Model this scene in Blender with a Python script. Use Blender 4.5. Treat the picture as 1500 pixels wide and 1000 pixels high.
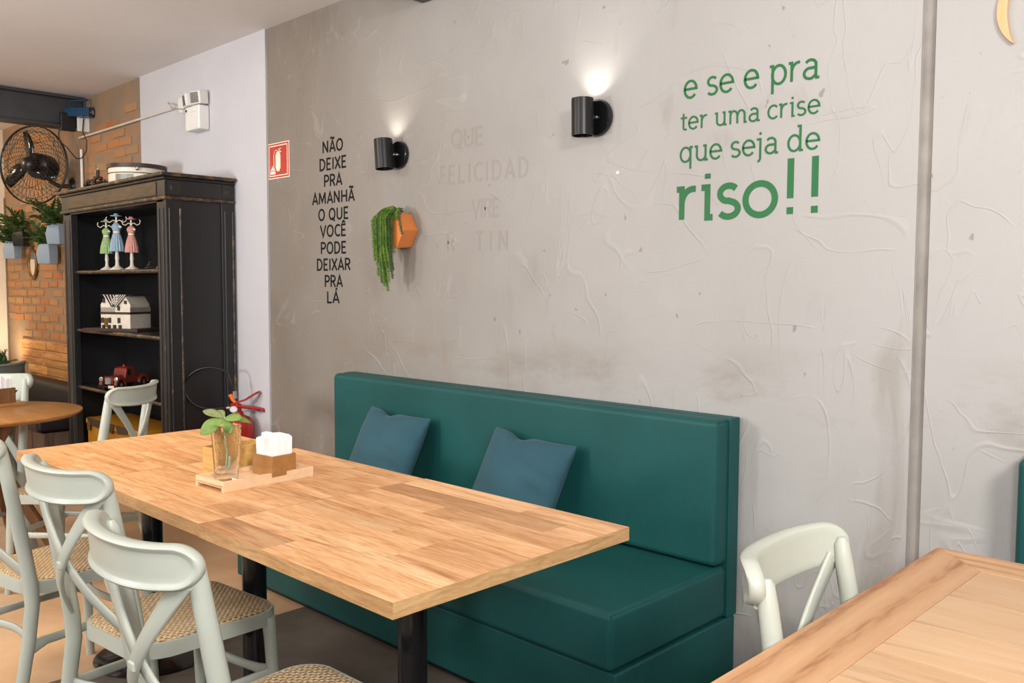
import bpy, bmesh, math, random
from mathutils import Vector, Matrix
PI = math.pi
random.seed(7)
for o in list(bpy.data.objects):
    bpy.data.objects.remove(o, do_unlink=True)
SC = bpy.context.scene
COL = SC.collection
D = 2.755          # the long wall stands at y = D
CEIL = 2.9

# ------------------------------------------------------------------ camera
cd = bpy.data.cameras.new('camera'); cam = bpy.data.objects.new('camera', cd); COL.objects.link(cam)
cd.sensor_width = 36.0; cd.lens = 1290.0 * 36 / 1500; cd.clip_start = 0.02
cam.matrix_world = Matrix(((0.717047, -0.046365, 0.695481, 0.0),
                           (0.697014, 0.042159, -0.715817, 0.0),
                           (0.003868, 0.998035, 0.062547, 1.41),
                           (0, 0, 0, 1)))
SC.camera = cam
# ------------------------------------------------------------------ world, lights, exposure
W = bpy.data.worlds.new('world'); SC.world = W; W.use_nodes = True
W.node_tree.nodes['Background'].inputs[0].default_value = (0.96, 0.98, 1.0, 1)
W.node_tree.nodes['Background'].inputs[1].default_value = 0.32

def area(name, loc, tgt, size, power, color, spread=180):
    l = bpy.data.lights.new(name, 'AREA'); l.shape = 'DISK'; l.size = size; l.energy = power; l.color = color
    l.spread = math.radians(spread)
    o = bpy.data.objects.new(name, l); COL.objects.link(o); o.location = loc
    o.rotation_euler = (Vector(tgt) - Vector(loc)).to_track_quat('-Z', 'Y').to_euler()
    return o
area('unseen_ceiling_light', (1.5, 0.1, 2.75), (-0.9, 2.2, 1.0), 0.8, 122, (1.0, 0.985, 0.97))
area('unseen_ceiling_light', (-2.3, -1.6, 2.8), (-3.0, 1.6, 0.9), 1.2, 62, (1.0, 0.97, 0.94))
area('unseen_ceiling_light', (-5.2, -0.6, 2.8), (-5.4, 1.4, 0.6), 0.8, 44, (1.0, 0.88, 0.74))
area('unseen_ceiling_light', (-3.5, 0.95, 2.8), (-3.25, 1.3, 0.8), 0.4, 4.5, (1.0, 0.74, 0.42), 75)  # added lamp without a known fixture, warms and brightens the far table
area('unseen_ceiling_light', (-8.6, 0.9, 2.75), (-8.7, 2.3, 1.0), 0.5, 28, (1.0, 0.74, 0.45))
# bounce flash of the photographer and an added, unseen fill lamp further down the room, both aimed at the ceiling
area('bounce_flash', (0.5, -0.6, 1.75), (-0.6, 0.2, 2.9), 0.35, 70, (0.97, 0.98, 1.0))
area('added_ceiling_fill', (-4.2, -1.9, 1.6), (-4.6, -0.6, 2.9), 0.7, 135, (0.90, 0.95, 1.0))
SC.view_settings.view_transform = 'Standard'; SC.view_settings.look = 'None'
SC.view_settings.exposure = 0.0; SC.view_settings.gamma = 1.0
SC.view_settings.use_curve_mapping = False

# ------------------------------------------------------------------ materials
def srgb(r, g, b):
    f = lambda c: (c / 255 / 12.92) if c / 255 <= 0.04045 else ((c / 255 + 0.055) / 1.055) ** 2.4
    return (f(r), f(g), f(b), 1)

class NT:
    def __init__(s, name, rough=0.5, metal=0.0, spec=0.5):
        s.m = bpy.data.materials.new(name); s.m.use_nodes = True; s.t = s.m.node_tree; s.n = s.t.nodes; s.l = s.t.links
        s.b = s.n['Principled BSDF']; s.b.inputs['Roughness'].default_value = rough
        s.b.inputs['Metallic'].default_value = metal; s.b.inputs['Specular IOR Level'].default_value = spec
        s.tc = s.n.new('ShaderNodeTexCoord')
    def put(s, sock, v):
        if hasattr(v, 'default_value') and hasattr(v, 'is_output'): s.l.new(v, sock)
        else: sock.default_value = v
    def co(s, scale=(1, 1, 1), kind='Object', off=None, rot=(0, 0, 0)):
        mp = s.n.new('ShaderNodeMapping'); mp.inputs['Scale'].default_value = scale; mp.inputs['Rotation'].default_value = rot
        s.l.new(s.tc.outputs[kind], mp.inputs[0])
        if off is not None: s.put(mp.inputs['Location'], off)
        return mp.outputs[0]
    def noise(s, vec, scale=5, detail=4, rough=0.55, dist=0.0):
        k = s.n.new('ShaderNodeTexNoise'); s.l.new(vec, k.inputs['Vector'])
        k.inputs['Scale'].default_value = scale; k.inputs['Detail'].default_value = detail
        k.inputs['Roughness'].default_value = rough; k.inputs['Distortion'].default_value = dist
        return k.outputs[0]
    def ramp(s, fac, stops, interp='LINEAR'):
        r = s.n.new('ShaderNodeValToRGB'); r.color_ramp.interpolation = interp; s.l.new(fac, r.inputs[0])
        e = r.color_ramp.elements
        while len(e) < len(stops): e.new(0.5)
        for i, (p, c) in enumerate(stops):
            e[i].position = p; e[i].color = c if len(c) == 4 else (*c, 1)
        return r.outputs[0]
    def mix(s, a, b, fac, mode='MIX'):
        k = s.n.new('ShaderNodeMix'); k.data_type = 'RGBA'; k.blend_type = mode
        s.put(k.inputs[0], fac); s.put(k.inputs[6], a); s.put(k.inputs[7], b)
        return k.outputs[2]
    def math(s, op, a, b=0.0, clamp=False):
        k = s.n.new('ShaderNodeMath'); k.operation = op; k.use_clamp = clamp; s.put(k.inputs[0], a); s.put(k.inputs[1], b)
        return k.outputs[0]
    def color(s, v): s.put(s.b.inputs['Base Color'], v); return s
    def bump(s, h, strength=0.3, dist=0.01, prev=None):
        k = s.n.new('ShaderNodeBump'); k.inputs['Strength'].default_value = strength; k.inputs['Distance'].default_value = dist
        s.l.new(h, k.inputs['Height'])
        if prev is not None: s.l.new(prev, k.inputs['Normal'])
        s.l.new(k.outputs[0], s.b.inputs['Normal']); return k.outputs[0]

BW = lambda v: (v, v, v, 1)
def plain(name, c, rough=0.5, metal=0.0, spec=0.5, vary=0.06, nscale=8, bump=0.0, bscale=60):
    t = NT(name, rough, metal, spec); v = t.co()
    n = t.noise(v, nscale, 3)
    lo = tuple(max(0, x * (1 - vary * 2)) for x in c[:3]); hi = tuple(min(1, x * (1 + vary)) for x in c[:3])
    t.color(t.ramp(n, [(0.3, lo), (0.7, hi)]))
    if bump: t.bump(t.noise(v, bscale, 3), bump, 0.004)
    return t.m

def concrete_mat(name='troweled_concrete', dark=0.0):
    t = NT(name, 0.62, 0, 0.4); v = t.co()
    n = t.noise(t.co((1.0, 1, 0.7)), 1.3, 8, 0.6, 0.4)
    base = t.ramp(n, [(0.28, srgb(146, 137, 126)), (0.5, srgb(166, 159, 150)), (0.72, srgb(182, 177, 170))])
    # light falloff painted in: paler right, darker left over browner paint; uneven edge
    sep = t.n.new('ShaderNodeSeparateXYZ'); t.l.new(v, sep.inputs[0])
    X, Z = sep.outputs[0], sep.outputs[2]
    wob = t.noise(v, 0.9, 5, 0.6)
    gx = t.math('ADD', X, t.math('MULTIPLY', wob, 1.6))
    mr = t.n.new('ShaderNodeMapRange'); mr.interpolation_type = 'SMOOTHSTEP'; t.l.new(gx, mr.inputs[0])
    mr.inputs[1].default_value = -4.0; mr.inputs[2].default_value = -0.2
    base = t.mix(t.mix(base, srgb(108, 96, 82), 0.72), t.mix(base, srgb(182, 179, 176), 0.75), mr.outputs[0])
    # stained band at about a metre, patchy
    d1 = t.math('ABSOLUTE', t.math('SUBTRACT', Z, 1.04))
    band = t.math('SUBTRACT', 1.0, t.math('MULTIPLY', d1, 5.5), True)
    pn = t.ramp(t.noise(t.co((1, 1, 2.2)), 1.7, 6, 0.65), [(0.47, BW(0)), (0.66, BW(1))])
    base = t.mix(base, srgb(128, 113, 96), t.math('MULTIPLY', t.math('MULTIPLY', band, pn), 0.62))
    low = t.math('SUBTRACT', 0.95, Z, True)
    pn2 = t.ramp(t.noise(t.co((2.4, 1, 0.8)), 2.0, 6, 0.7), [(0.42, BW(0)), (0.7, BW(1))])
    base = t.mix(base, srgb(135, 116, 96), t.math('MULTIPLY', t.math('MULTIPLY', low, pn2), 0.75))
    st = t.ramp(t.noise(t.co((2.2, 1, 0.9), off=(3.3, 0, 1.7)), 1.9, 5, 0.6, 0.8), [(0.60, BW(0)), (0.74, BW(1))])
    base = t.mix(base, srgb(142, 130, 115), t.math('MULTIPLY', st, 0.42))
    # trowel marks: thin curved ridges along contour lines of stretched noise, patchy
    def contour(vs, sc, off, wid, dist):
        nz = t.noise(t.co(vs, off=off), sc, 1.5, 0.4, dist)
        return t.math('SUBTRACT', 1.0, t.math('MULTIPLY', t.math('ABSOLUTE', t.math('SUBTRACT', nz, 0.5)), 1.0 / wid), True)
    m1 = t.ramp(t.noise(v, 2.6, 2), [(0.50, BW(0)), (0.60, BW(1))])
    m2 = t.ramp(t.noise(t.co(off=(5, 2, 1)), 3.3, 2), [(0.50, BW(0)), (0.6, BW(1))])
    m3 = t.ramp(t.noise(t.co(off=(1, 7, 4)), 3.0, 2), [(0.50, BW(0)), (0.58, BW(1))])
    r1 = t.math('MULTIPLY', contour((1.5, 1, 0.8), 2.6, (0, 0, 0), 0.008, 0.6), m1)
    r2 = t.math('MULTIPLY', contour((2.4, 1, 0.7), 3.4, (4, 1, 2), 0.010, 1.0), m2)
    r3 = t.math('MULTIPLY', contour((0.7, 1, 2.0), 2.2, (9, 1, 5), 0.009, 0.5), m3)
    rg = t.math('ADD', t.math('ADD', r1, r2), r3)
    streak = t.noise(t.co((5.0, 1, 0.8)), 7, 5, 0.62)
    h = t.math('ADD', rg, t.math('ADD', t.math('MULTIPLY', t.noise(v, 7, 6, 0.6), 0.8), t.math('MULTIPLY', streak, 0.35)))
    base = t.mix(base, srgb(200, 196, 189), t.math('MULTIPLY', rg, 0.12))
    pits = t.ramp(t.noise(t.co((1.4, 1, 1)), 17, 2, 0.5), [(0.735, BW(0)), (0.76, BW(1))])
    base = t.mix(base, srgb(110, 98, 86), t.math('MULTIPLY', pits, 0.5))
    if dark: base = t.mix(base, srgb(120, 106, 92), dark)
    t.color(base)
    t.bump(h, 0.34, 0.007)
    return t.m

def wood_mat(name, stops, grain_axis='X', scale=1.0, rough=0.42, use_color=True, rings=False, bump=0.08, knots=True):
    t = NT(name, rough, 0, 0.45)
    oi = t.n.new('ShaderNodeObjectInfo')
    cmb = t.n.new('ShaderNodeCombineXYZ')
    t.l.new(t.math('MULTIPLY', oi.outputs['Random'], 31.0), cmb.inputs[0]); t.l.new(t.math('MULTIPLY', oi.outputs['Random'], 17.0), cmb.inputs[1])
    sc = {'X': (1, 9, 9), 'Y': (9, 1, 9), 'Z': (9, 9, 1)}[grain_axis]
    sc = tuple(s * scale for s in sc)
    v = t.co(sc, off=cmb.outputs[0])
    n1 = t.noise(v, 2.4, 6, 0.62, 1.1)
    fine = t.noise(t.co(tuple(s * 6 for s in sc), off=cmb.outputs[0]), 3.0, 4, 0.6)
    if rings:
        w = t.n.new('ShaderNodeTexWave'); w.wave_type = 'BANDS'; w.bands_direction = {'X': 'Y', 'Y': 'X', 'Z': 'X'}[grain_axis]
        t.l.new(t.co(tuple(s * 0.35 for s in sc), off=cmb.outputs[0]), w.inputs['Vector'])
        w.inputs['Scale'].default_value = 2.6; w.inputs['Distortion'].default_value = 16; w.inputs['Detail'].default_value = 1.5; w.inputs['Detail Scale'].default_value = 0.35
        n1 = t.math('ADD', t.math('MULTIPLY', n1, 0.6), t.math('MULTIPLY', w.outputs[1], 0.4))
    g = t.math('ADD', t.math('MULTIPLY', n1, 0.66), t.math('MULTIPLY', fine, 0.34))
    c = t.ramp(g, stops)
    if knots:
        k = t.noise(t.co(tuple(s * 0.42 for s in sc), off=cmb.outputs[0]), 2.6, 5, 0.7, 2.5)
        c = t.mix(c, tuple(x * 0.55 for x in stops[0][1][:3]) + (1,), t.math('MULTIPLY', t.ramp(k, [(0.58, BW(0)), (0.70, BW(1))]), 0.62))
    if use_color: c = t.mix(c, oi.outputs['Color'], 1.0, 'MULTIPLY')
    t.color(c); t.bump(fine, bump, 0.002)
    return t.m

def fabric_mat(name, c, rough=0.85, wr=0.25, sheen=0.3, stretch=(1, 1, 1), wscale=9, spec=0.3):
    t = NT(name, rough, 0, spec); v = t.co()
    n = t.noise(v, 2.2, 5, 0.6)
    lo = tuple(x * 0.82 for x in c[:3]); hi = tuple(min(1, x * 1.13) for x in c[:3])
    t.color(t.ramp(n, [(0.3, lo), (0.7, hi)]))
    t.b.inputs['Sheen Weight'].default_value = sheen; t.b.inputs['Sheen Roughness'].default_value = 0.4
    w1 = t.noise(t.co(stretch), wscale, 4, 0.55, 0.8); w2 = t.noise(v, 420, 2)
    t.bump(t.math('ADD', w1, t.math('MULTIPLY', w2, 0.06)), wr, 0.012)
    return t.m

M = {}
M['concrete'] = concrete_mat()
M['groove'] = plain('groove_mortar', srgb(160, 152, 144), 0.9, vary=0.1, bump=0.5, bscale=40)
M['white_wall'] = plain('white_plaster', srgb(194, 191, 193), 0.8, vary=0.02, nscale=3, bump=0.25, bscale=45)
M['cream_wall'] = plain('cream_plaster', srgb(226, 214, 196), 0.8, vary=0.03, bump=0.2)
M['ceiling'] = plain('ceiling_paint', srgb(222, 218, 215), 0.85, vary=0.02, nscale=1.5, bump=0.12, bscale=14)
M['white'] = plain('white_plastic', srgb(226, 222, 216), 0.4, vary=0.02)
M['black'] = plain('black_paint', srgb(26, 25, 25), 0.35, vary=0.1)
M['black_gloss'] = plain('glossy_black_enamel', srgb(20, 20, 22), 0.16, spec=0.6)
M['satin_black'] = plain('satin_black_metal', srgb(44, 43, 43), 0.33, 0.6)
M['beam'] = plain('beam_steel', srgb(66, 66, 68), 0.5, 0.15, vary=0.08, bump=0.1)
M['chrome'] = plain('bright_metal', srgb(205, 203, 200), 0.25, 0.9)
M['blue'] = plain('blue_metal', srgb(24, 66, 96), 0.35, 0.3)
M['cable'] = plain('dark_cable', srgb(45, 36, 30), 0.6)
M['red'] = plain('red_enamel', srgb(176, 26, 22), 0.3, spec=0.6, vary=0.05)
M['orange'] = plain('orange_plastic', srgb(232, 110, 28), 0.4)
M['label'] = plain('label_paper', srgb(222, 216, 208), 0.6)
M['green_vinyl'] = plain('green_vinyl', srgb(16, 104, 46), 0.55, vary=0.08, nscale=3)
M['black_vinyl'] = plain('black_vinyl', srgb(20, 18, 17), 0.7, spec=0.2)
M['sign_red'] = plain('sign_red', srgb(186, 46, 32), 0.4, vary=0.1)
M['sign_cream'] = plain('sign_cream', srgb(232, 222, 200), 0.5)
M['terracotta'] = plain('orange_ceramic', srgb(224, 132, 66), 0.55, vary=0.04, bump=0.05)
M['napkin'] = plain('napkin_paper', srgb(244, 243, 242), 0.85, vary=0.01)
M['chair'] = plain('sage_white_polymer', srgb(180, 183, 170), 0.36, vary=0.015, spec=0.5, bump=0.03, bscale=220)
M['chair_dark'] = plain('shaded_sage_polymer', srgb(120, 126, 118), 0.4, vary=0.03)  # sage white chair colour darkened, the far chair's shade is in the colour
M['gold'] = plain('worn_gold_wood', srgb(122, 86, 46), 0.5, vary=0.3, nscale=30)
M['pale_wood'] = wood_mat('pale_crescent_wood', [(0.3, srgb(214, 164, 112)), (0.7, srgb(232, 188, 138))], 'Z', use_color=False, knots=False)

def ebony():
    t = NT('worn_black_cabinet_paint', 0.42, 0, 0.5); v = t.co()
    n = t.noise(v, 14, 6, 0.7); n2 = t.noise(t.co((1, 1, 0.2)), 7, 5, 0.7)
    c = t.ramp(n2, [(0.3, srgb(22, 21, 22)), (0.62, srgb(28, 26, 26)), (0.80, srgb(44, 35, 27))])
    t.color(c); t.bump(n, 0.08, 0.003); return t.m
M['ebony'] = ebony()
def edgewear(name, wear):
    t = NT(name, 0.45, 0, 0.5); n = t.noise(t.co(), 16, 6, 0.75)
    t.color(t.ramp(n, [(wear - 0.08, srgb(38, 33, 30)), (wear + 0.02, srgb(104, 76, 44)), (wear + 0.2, srgb(146, 108, 66))])); return t.m
M['edge'] = edgewear('cabinet_worn_edge', 0.57)
M['edge_light'] = edgewear('cabinet_bead_wear', 0.66)
t = NT('cabinet_frieze_wood', 0.5, 0, 0.4); n = t.noise(t.co((1, 5, 5)), 5, 6, 0.7, 1.0)
t.color(t.ramp(n, [(0.3, srgb(46, 37, 28)), (0.6, srgb(84, 66, 46)), (0.8, srgb(108, 84, 56))])); M['frieze'] = t.m

M['laminate'] = wood_mat('laminate_plank_wood', [(0.30, srgb(160, 100, 56)), (0.42, srgb(204, 146, 94)), (0.54, srgb(228, 176, 126)), (0.68, srgb(241, 202, 158))], 'X', 0.9)
M['laminate_edge'] = wood_mat('laminate_edge_wood', [(0.32, srgb(150, 108, 66)), (0.5, srgb(184, 140, 92)), (0.7, srgb(208, 168, 122))], 'X', 2.6, knots=False, use_color=False)
M['laminate_edge_y'] = wood_mat('laminate_edge_wood_side', [(0.32, srgb(156, 114, 72)), (0.5, srgb(192, 150, 102)), (0.7, srgb(214, 176, 130))], 'Y', 2.6, knots=False, use_color=False)
M['pine_y'] = wood_mat('pine_frame_wood_long', [(0.3, srgb(150, 100, 62)), (0.42, srgb(186, 138, 96)), (0.7, srgb(198, 154, 114))], 'Y', 0.8, rings=True, use_color=False, knots=False)
M['pine_x'] = wood_mat('pine_frame_wood_cross', [(0.3, srgb(164, 112, 70)), (0.42, srgb(194, 148, 104)), (0.7, srgb(204, 162, 120))], 'X', 0.8, rings=True, use_color=False, knots=False)
M['pine_pale'] = wood_mat('pale_board_wood', [(0.25, srgb(174, 126, 84)), (0.42, srgb(196, 156, 116)), (0.7, srgb(204, 170, 134))], 'X', 0.45)
M['round_wood'] = wood_mat('round_table_wood', [(0.3, srgb(146, 96, 48)), (0.6, srgb(178, 124, 68)), (0.8, srgb(192, 140, 82))], 'X', 1.2, use_color=False, knots=False)
M['brown_wood'] = wood_mat('brown_trestle_wood', [(0.3, srgb(92, 60, 34)), (0.6, srgb(128, 88, 52)), (0.8, srgb(146, 104, 64))], 'Z', 1.2, use_color=False)
M['mdf'] = plain('raw_mdf_board', srgb(224, 188, 148), 0.7, vary=0.03, nscale=40)
M['box_wood'] = wood_mat('varnished_box_wood', [(0.3, srgb(142, 96, 50)), (0.6, srgb(166, 118, 66)), (0.8, srgb(180, 130, 78))], 'X', 1.4, use_color=False, knots=False)
M['crate_wood'] = wood_mat('varnished_crate_wood', [(0.3, srgb(176, 132, 70)), (0.6, srgb(208, 166, 98)), (0.8, srgb(222, 184, 122))], 'X', 1.4, use_color=False)
M['rustic'] = wood_mat('rustic_cladding_wood', [(0.28, srgb(110, 72, 38)), (0.5, srgb(178, 126, 72)), (0.75, srgb(214, 166, 108))], 'X', 0.9, rough=0.7)
M['bench_wood'] = wood_mat('dark_bench_wood', [(0.3, srgb(58, 42, 32)), (0.6, srgb(92, 70, 54)), (0.8, srgb(110, 86, 68))], 'Z', 1.0, rough=0.6, use_color=False)

M['sofa'] = fabric_mat('teal_leatherette', srgb(24, 80, 78), 0.5, 0.10, 0.0, (1, 1, 0.7), 5, 0.3)
M['pillow'] = fabric_mat('petrol_blue_suede', srgb(52, 86, 98), 0.9, 0.5, 0.12, (1, 1, 1), 7, 0.2)
M['black_fabric'] = fabric_mat('black_leather', srgb(26, 22, 22), 0.5, 0.2, 0.0)

def brick_mat():
    t = NT('old_brick', 0.9, 0, 0.2); oi = t.n.new('ShaderNodeObjectInfo'); v = t.co()
    gp = t.n.new('ShaderNodeNewGeometry').outputs['Position']
    n = t.math('ADD', t.math('MULTIPLY', t.noise(v, 24, 5, 0.7), 0.4), t.math('MULTIPLY', t.noise(gp, 4.2, 6, 0.7), 0.6))
    c = t.ramp(oi.outputs['Random'], [(0.0, srgb(170, 100, 54)), (0.35, srgb(184, 116, 64)), (0.65, srgb(160, 122, 86)), (1.0, srgb(182, 136, 90))])
    c = t.mix(c, srgb(158, 126, 94), t.ramp(n, [(0.42, BW(0.05)), (0.56, BW(0.95))]))
    t.color(c); t.bump(n, 0.6, 0.01); return t.m
M['brick'] = brick_mat()
t = NT('weathered_mortar', 0.92, 0, 0.2); v = t.co(); n = t.noise(v, 2.6, 7, 0.7, 0.5); n2 = t.noise(v, 22, 5, 0.7)
c = t.ramp(n, [(0.3, srgb(128, 112, 96)), (0.5, srgb(152, 124, 96)), (0.68, srgb(174, 118, 70))])
t.color(t.mix(c, srgb(134, 122, 110), t.math('MULTIPLY', n2, 0.5))); t.bump(n2, 0.7, 0.012); M['mortar'] = t.m

def floor_mat(name, a, b, c3, rough):
    t = NT(name, rough, 0, 0.4); v = t.co(); n = t.noise(v, 1.6, 7, 0.62, 0.6)
    t.color(t.ramp(n, [(0.3, a), (0.5, b), (0.72, c3)])); t.bump(t.noise(v, 30, 4), 0.06, 0.004); return t.m
M['floor_grey'] = floor_mat('grey_cement_floor', srgb(86, 76, 68), srgb(104, 94, 84), srgb(120, 110, 100), 0.5)
M['floor_beige'] = floor_mat('beige_tile_floor', srgb(190, 152, 116), srgb(208, 170, 132), srgb(222, 188, 152), 0.4)

def cane_mat():
    t = NT('woven_cane', 0.45, 0, 0.4); v = t.co()
    def wave(rot):
        w = t.n.new('ShaderNodeTexWave'); w.bands_direction = 'X'; w.inputs['Scale'].default_value = 24; w.inputs['Distortion'].default_value = 0
        t.l.new(t.co(rot=(0, 0, rot)), w.inputs['Vector']); return w.outputs[1]
    a, b = wave(PI / 4), wave(-PI / 4); c0 = wave(0)
    h = t.math('ADD', t.math('MULTIPLY', a, b), t.math('MULTIPLY', c0, 0.25))
    hole = t.ramp(h, [(0.06, BW(0)), (0.30, BW(1))])
    n = t.noise(v, 5, 3)
    base = t.ramp(n, [(0.3, srgb(196, 168, 128)), (0.7, srgb(222, 198, 160))])
    t.color(t.mix(srgb(128, 100, 68), base, hole)); t.bump(h, 0.6, 0.004); return t.m
M['cane'] = cane_mat()
t = NT('clear_glass', 0.02); t.b.inputs['Transmission Weight'].default_value = 1.0; t.b.inputs['IOR'].default_value = 1.13
t.color((0.98, 0.985, 0.98, 1)); t.bump(t.noise(t.co(), 90, 3), 0.5, 0.004); M['glass'] = t.m
t = NT('mirror_glass', 0.03, 1.0); t.color((0.95, 0.94, 0.92, 1)); M['mirror'] = t.m
def leaf(name, a, b, rough=0.5):
    t = NT(name, rough, 0, 0.4); n = t.noise(t.co(), 30, 3); t.color(t.ramp(n, [(0.3, a), (0.7, b)]))
    t.b.inputs['Subsurface Weight'].default_value = 0.0; return t.m
M['leaf'] = leaf('pale_round_leaf', srgb(96, 124, 50), srgb(128, 152, 76))
M['leaf_dark'] = leaf('dusky_leaf', srgb(104, 112, 74), srgb(140, 148, 98))
M['fern'] = leaf('fern_frond', srgb(40, 66, 26), srgb(72, 100, 44), 0.6)
M['burro'] = leaf('trailing_succulent', srgb(64, 104, 30), srgb(118, 150, 52), 0.55)
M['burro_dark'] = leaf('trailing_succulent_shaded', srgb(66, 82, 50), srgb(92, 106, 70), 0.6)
M['stem'] = plain('pale_stem', srgb(168, 186, 160), 0.4)
M['pot'] = plain('blue_grey_pot', srgb(140, 156, 172), 0.5, vary=0.03)
M['pot_side'] = plain('grey_pot_side', srgb(176, 164, 152), 0.6)
M['frame_gold'] = plain('antique_gold_frame', srgb(120, 84, 40), 0.4, 0.4)
M['yellow'] = plain('yellow_case', srgb(178, 118, 16), 0.5, vary=0.08)
M['toy_red'] = plain('red_tin_toy', srgb(128, 44, 30), 0.4, vary=0.12, nscale=30)
M['drum'] = plain('cream_drum', srgb(222, 210, 192), 0.5, vary=0.04)
M['grey_glass'] = plain('grey_panel', srgb(134, 132, 120), 0.3)
M['dark_wood'] = plain('dark_brown_wood', srgb(58, 40, 30), 0.5, vary=0.15, nscale=20)
M['house'] = plain('cream_house_wall', srgb(214, 202, 184), 0.7, vary=0.05, nscale=40)
M['dress_green'] = plain('green_dress', srgb(138, 168, 108), 0.6, vary=0.1, nscale=60)
M['dress_blue'] = plain('blue_dress', srgb(132, 156, 172), 0.6, vary=0.1, nscale=60)
M['dress_pink'] = plain('pink_dress', srgb(190, 132, 118), 0.6, vary=0.1, nscale=60)
M['off_white'] = plain('off_white_paint', srgb(208, 198, 184), 0.6)
t = NT('lamp_glow', 0.5); t.b.inputs['Emission Color'].default_value = (1, 0.95, 0.88, 1); t.b.inputs['Emission Strength'].default_value = 12; M['glow'] = t.m
M['ghost'] = concrete_mat('faded_lettering', 0.20)

# ------------------------------------------------------------------ mesh kit
class MB:
    def __init__(s): s.v = []; s.f = []
    def add(s, v, f):
        k = len(s.v); s.v += [tuple(p) for p in v]; s.f += [tuple(i + k for i in q) for q in f]; return s
    def box(s, x0, x1, y0, y1, z0, z1):
        v = [(x, y, z) for z in (z0, z1) for y in (y0, y1) for x in (x0, x1)]
        return s.add(v, [(0, 2, 3, 1), (4, 5, 7, 6), (0, 1, 5, 4), (2, 6, 7, 3), (0, 4, 6, 2), (1, 3, 7, 5)])
    def tube(s, pts, r, n=10, caps=True, closed=False, flat=None):
        pts = [Vector(p) for p in pts]; N = len(pts); rs = r if isinstance(r, (list, tuple)) else [r] * N
        v = []; f = []; up = None
        for i, p in enumerate(pts):
            if closed: t_ = pts[(i + 1) % N] - pts[i - 1]
            else: t_ = pts[min(i + 1, N - 1)] - pts[max(i - 1, 0)]
            t_.normalize()
            if up is None:
                a = Vector((0, 0, 1)) if abs(t_.z) < 0.9 else Vector((1, 0, 0)); up = t_.cross(a).normalized()
            up = (up - t_ * up.dot(t_)).normalized(); b = t_.cross(up)
            for k in range(n):
                an = 2 * PI * k / n; v.append(p + (up * math.cos(an) + b * math.sin(an)) * rs[i])
        M_ = N if closed else N - 1
        for i in range(M_):
            j = (i + 1) % N
            for k in range(n): f.append((i * n + k, i * n + (k + 1) % n, j * n + (k + 1) % n, j * n + k))
        if caps and not closed: f.append(tuple(range(n))[::-1]); f.append(tuple((N - 1) * n + k for k in range(n)))
        return s.add(v, f)
    def strap(s, pts, nrm, w, th):
        """flat strap: pts path, nrm face normal (vector or list), width w, thickness th"""
        pts = [Vector(p) for p in pts]; N = len(pts); v = []; f = []
        ws = w if isinstance(w, (list, tuple)) else [w] * N
        for i, p in enumerate(pts):
            t_ = (pts[min(i + 1, N - 1)] - pts[max(i - 1, 0)]).normalized()
            nn = Vector(nrm[i] if isinstance(nrm, list) else nrm); nn = (nn - t_ * nn.dot(t_)).normalized(); b = t_.cross(nn)
            h, q = ws[i] / 2, th / 2; e = q * 0.6
            for (a, c) in ((-h + e, -q), (h - e, -q), (h, -q + e), (h, q - e), (h - e, q), (-h + e, q), (-h, q - e), (-h, -q + e)):
                v.append(p + b * a + nn * c)
        n = 8
        for i in range(N - 1):
            for k in range(n): f.append((i * n + k, i * n + (k + 1) % n, (i + 1) * n + (k + 1) % n, (i + 1) * n + k))
        f.append(tuple(range(n))[::-1]); f.append(tuple((N - 1) * n + k for k in range(n)))
        return s.add(v, f)
    def lathe(s, prof, c=(0, 0, 0), n=24, axis='Z', sx=1, sy=1):
        v = []; f = []
        for (r, z) in prof:
            for k in range(n):
                a = 2 * PI * k / n; x, y = r * math.cos(a) * sx, r * math.sin(a) * sy
                p = {'Z': (x, y, z), 'Y': (x, z, y), 'X': (z, x, y)}[axis]
                v.append((p[0] + c[0], p[1] + c[1], p[2] + c[2]))
        m = len(prof)
        for i in range(m - 1):
            for k in range(n): f.append((i * n + k, i * n + (k + 1) % n, (i + 1) * n + (k + 1) % n, (i + 1) * n + k))
        f.append(tuple(range(n))[::-1]); f.append(tuple((m - 1) * n + k for k in range(n)))
        return s.add(v, f)
    def prism(s, poly, axis, a, b):
        """poly: 2d outline; axis Y: (x,z) extruded y=a..b, X: (y,z), Z: (x,y)"""
        m = len(poly)
        P = {'Y': lambda p, t_: (p[0], t_, p[1]), 'X': lambda p, t_: (t_, p[0], p[1]), 'Z': lambda p, t_: (p[0], p[1], t_)}[axis]
        v = [P(p, a) for p in poly] + [P(p, b) for p in poly]
        f = [tuple(range(m)), tuple(range(m, 2 * m))[::-1]] + [(i, m + i, m + (i + 1) % m, (i + 1) % m) for i in range(m)]
        return s.add(v, f)
    def ball(s, c, r, n=10, m=7, sc=(1, 1, 1)):
        v = []; f = []
        for i in range(1, m):
            th = PI * i / m
            for k in range(n):
                a = 2 * PI * k / n; v.append((c[0] + r * sc[0] * math.sin(th) * math.cos(a), c[1] + r * sc[1] * math.sin(th) * math.sin(a), c[2] + r * sc[2] * math.cos(th)))
        for i in range(m - 2):
            for k in range(n): f.append((i * n + k, (i + 1) * n + k, (i + 1) * n + (k + 1) % n, i * n + (k + 1) % n))
        t0 = len(v); v += [(c[0], c[1], c[2] + r * sc[2]), (c[0], c[1], c[2] - r * sc[2])]
        for k in range(n): f.append((t0, k, (k + 1) % n)); f.append((t0 + 1, (m - 2) * n + (k + 1) % n, (m - 2) * n + k))
        return s.add(v, f)
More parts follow.
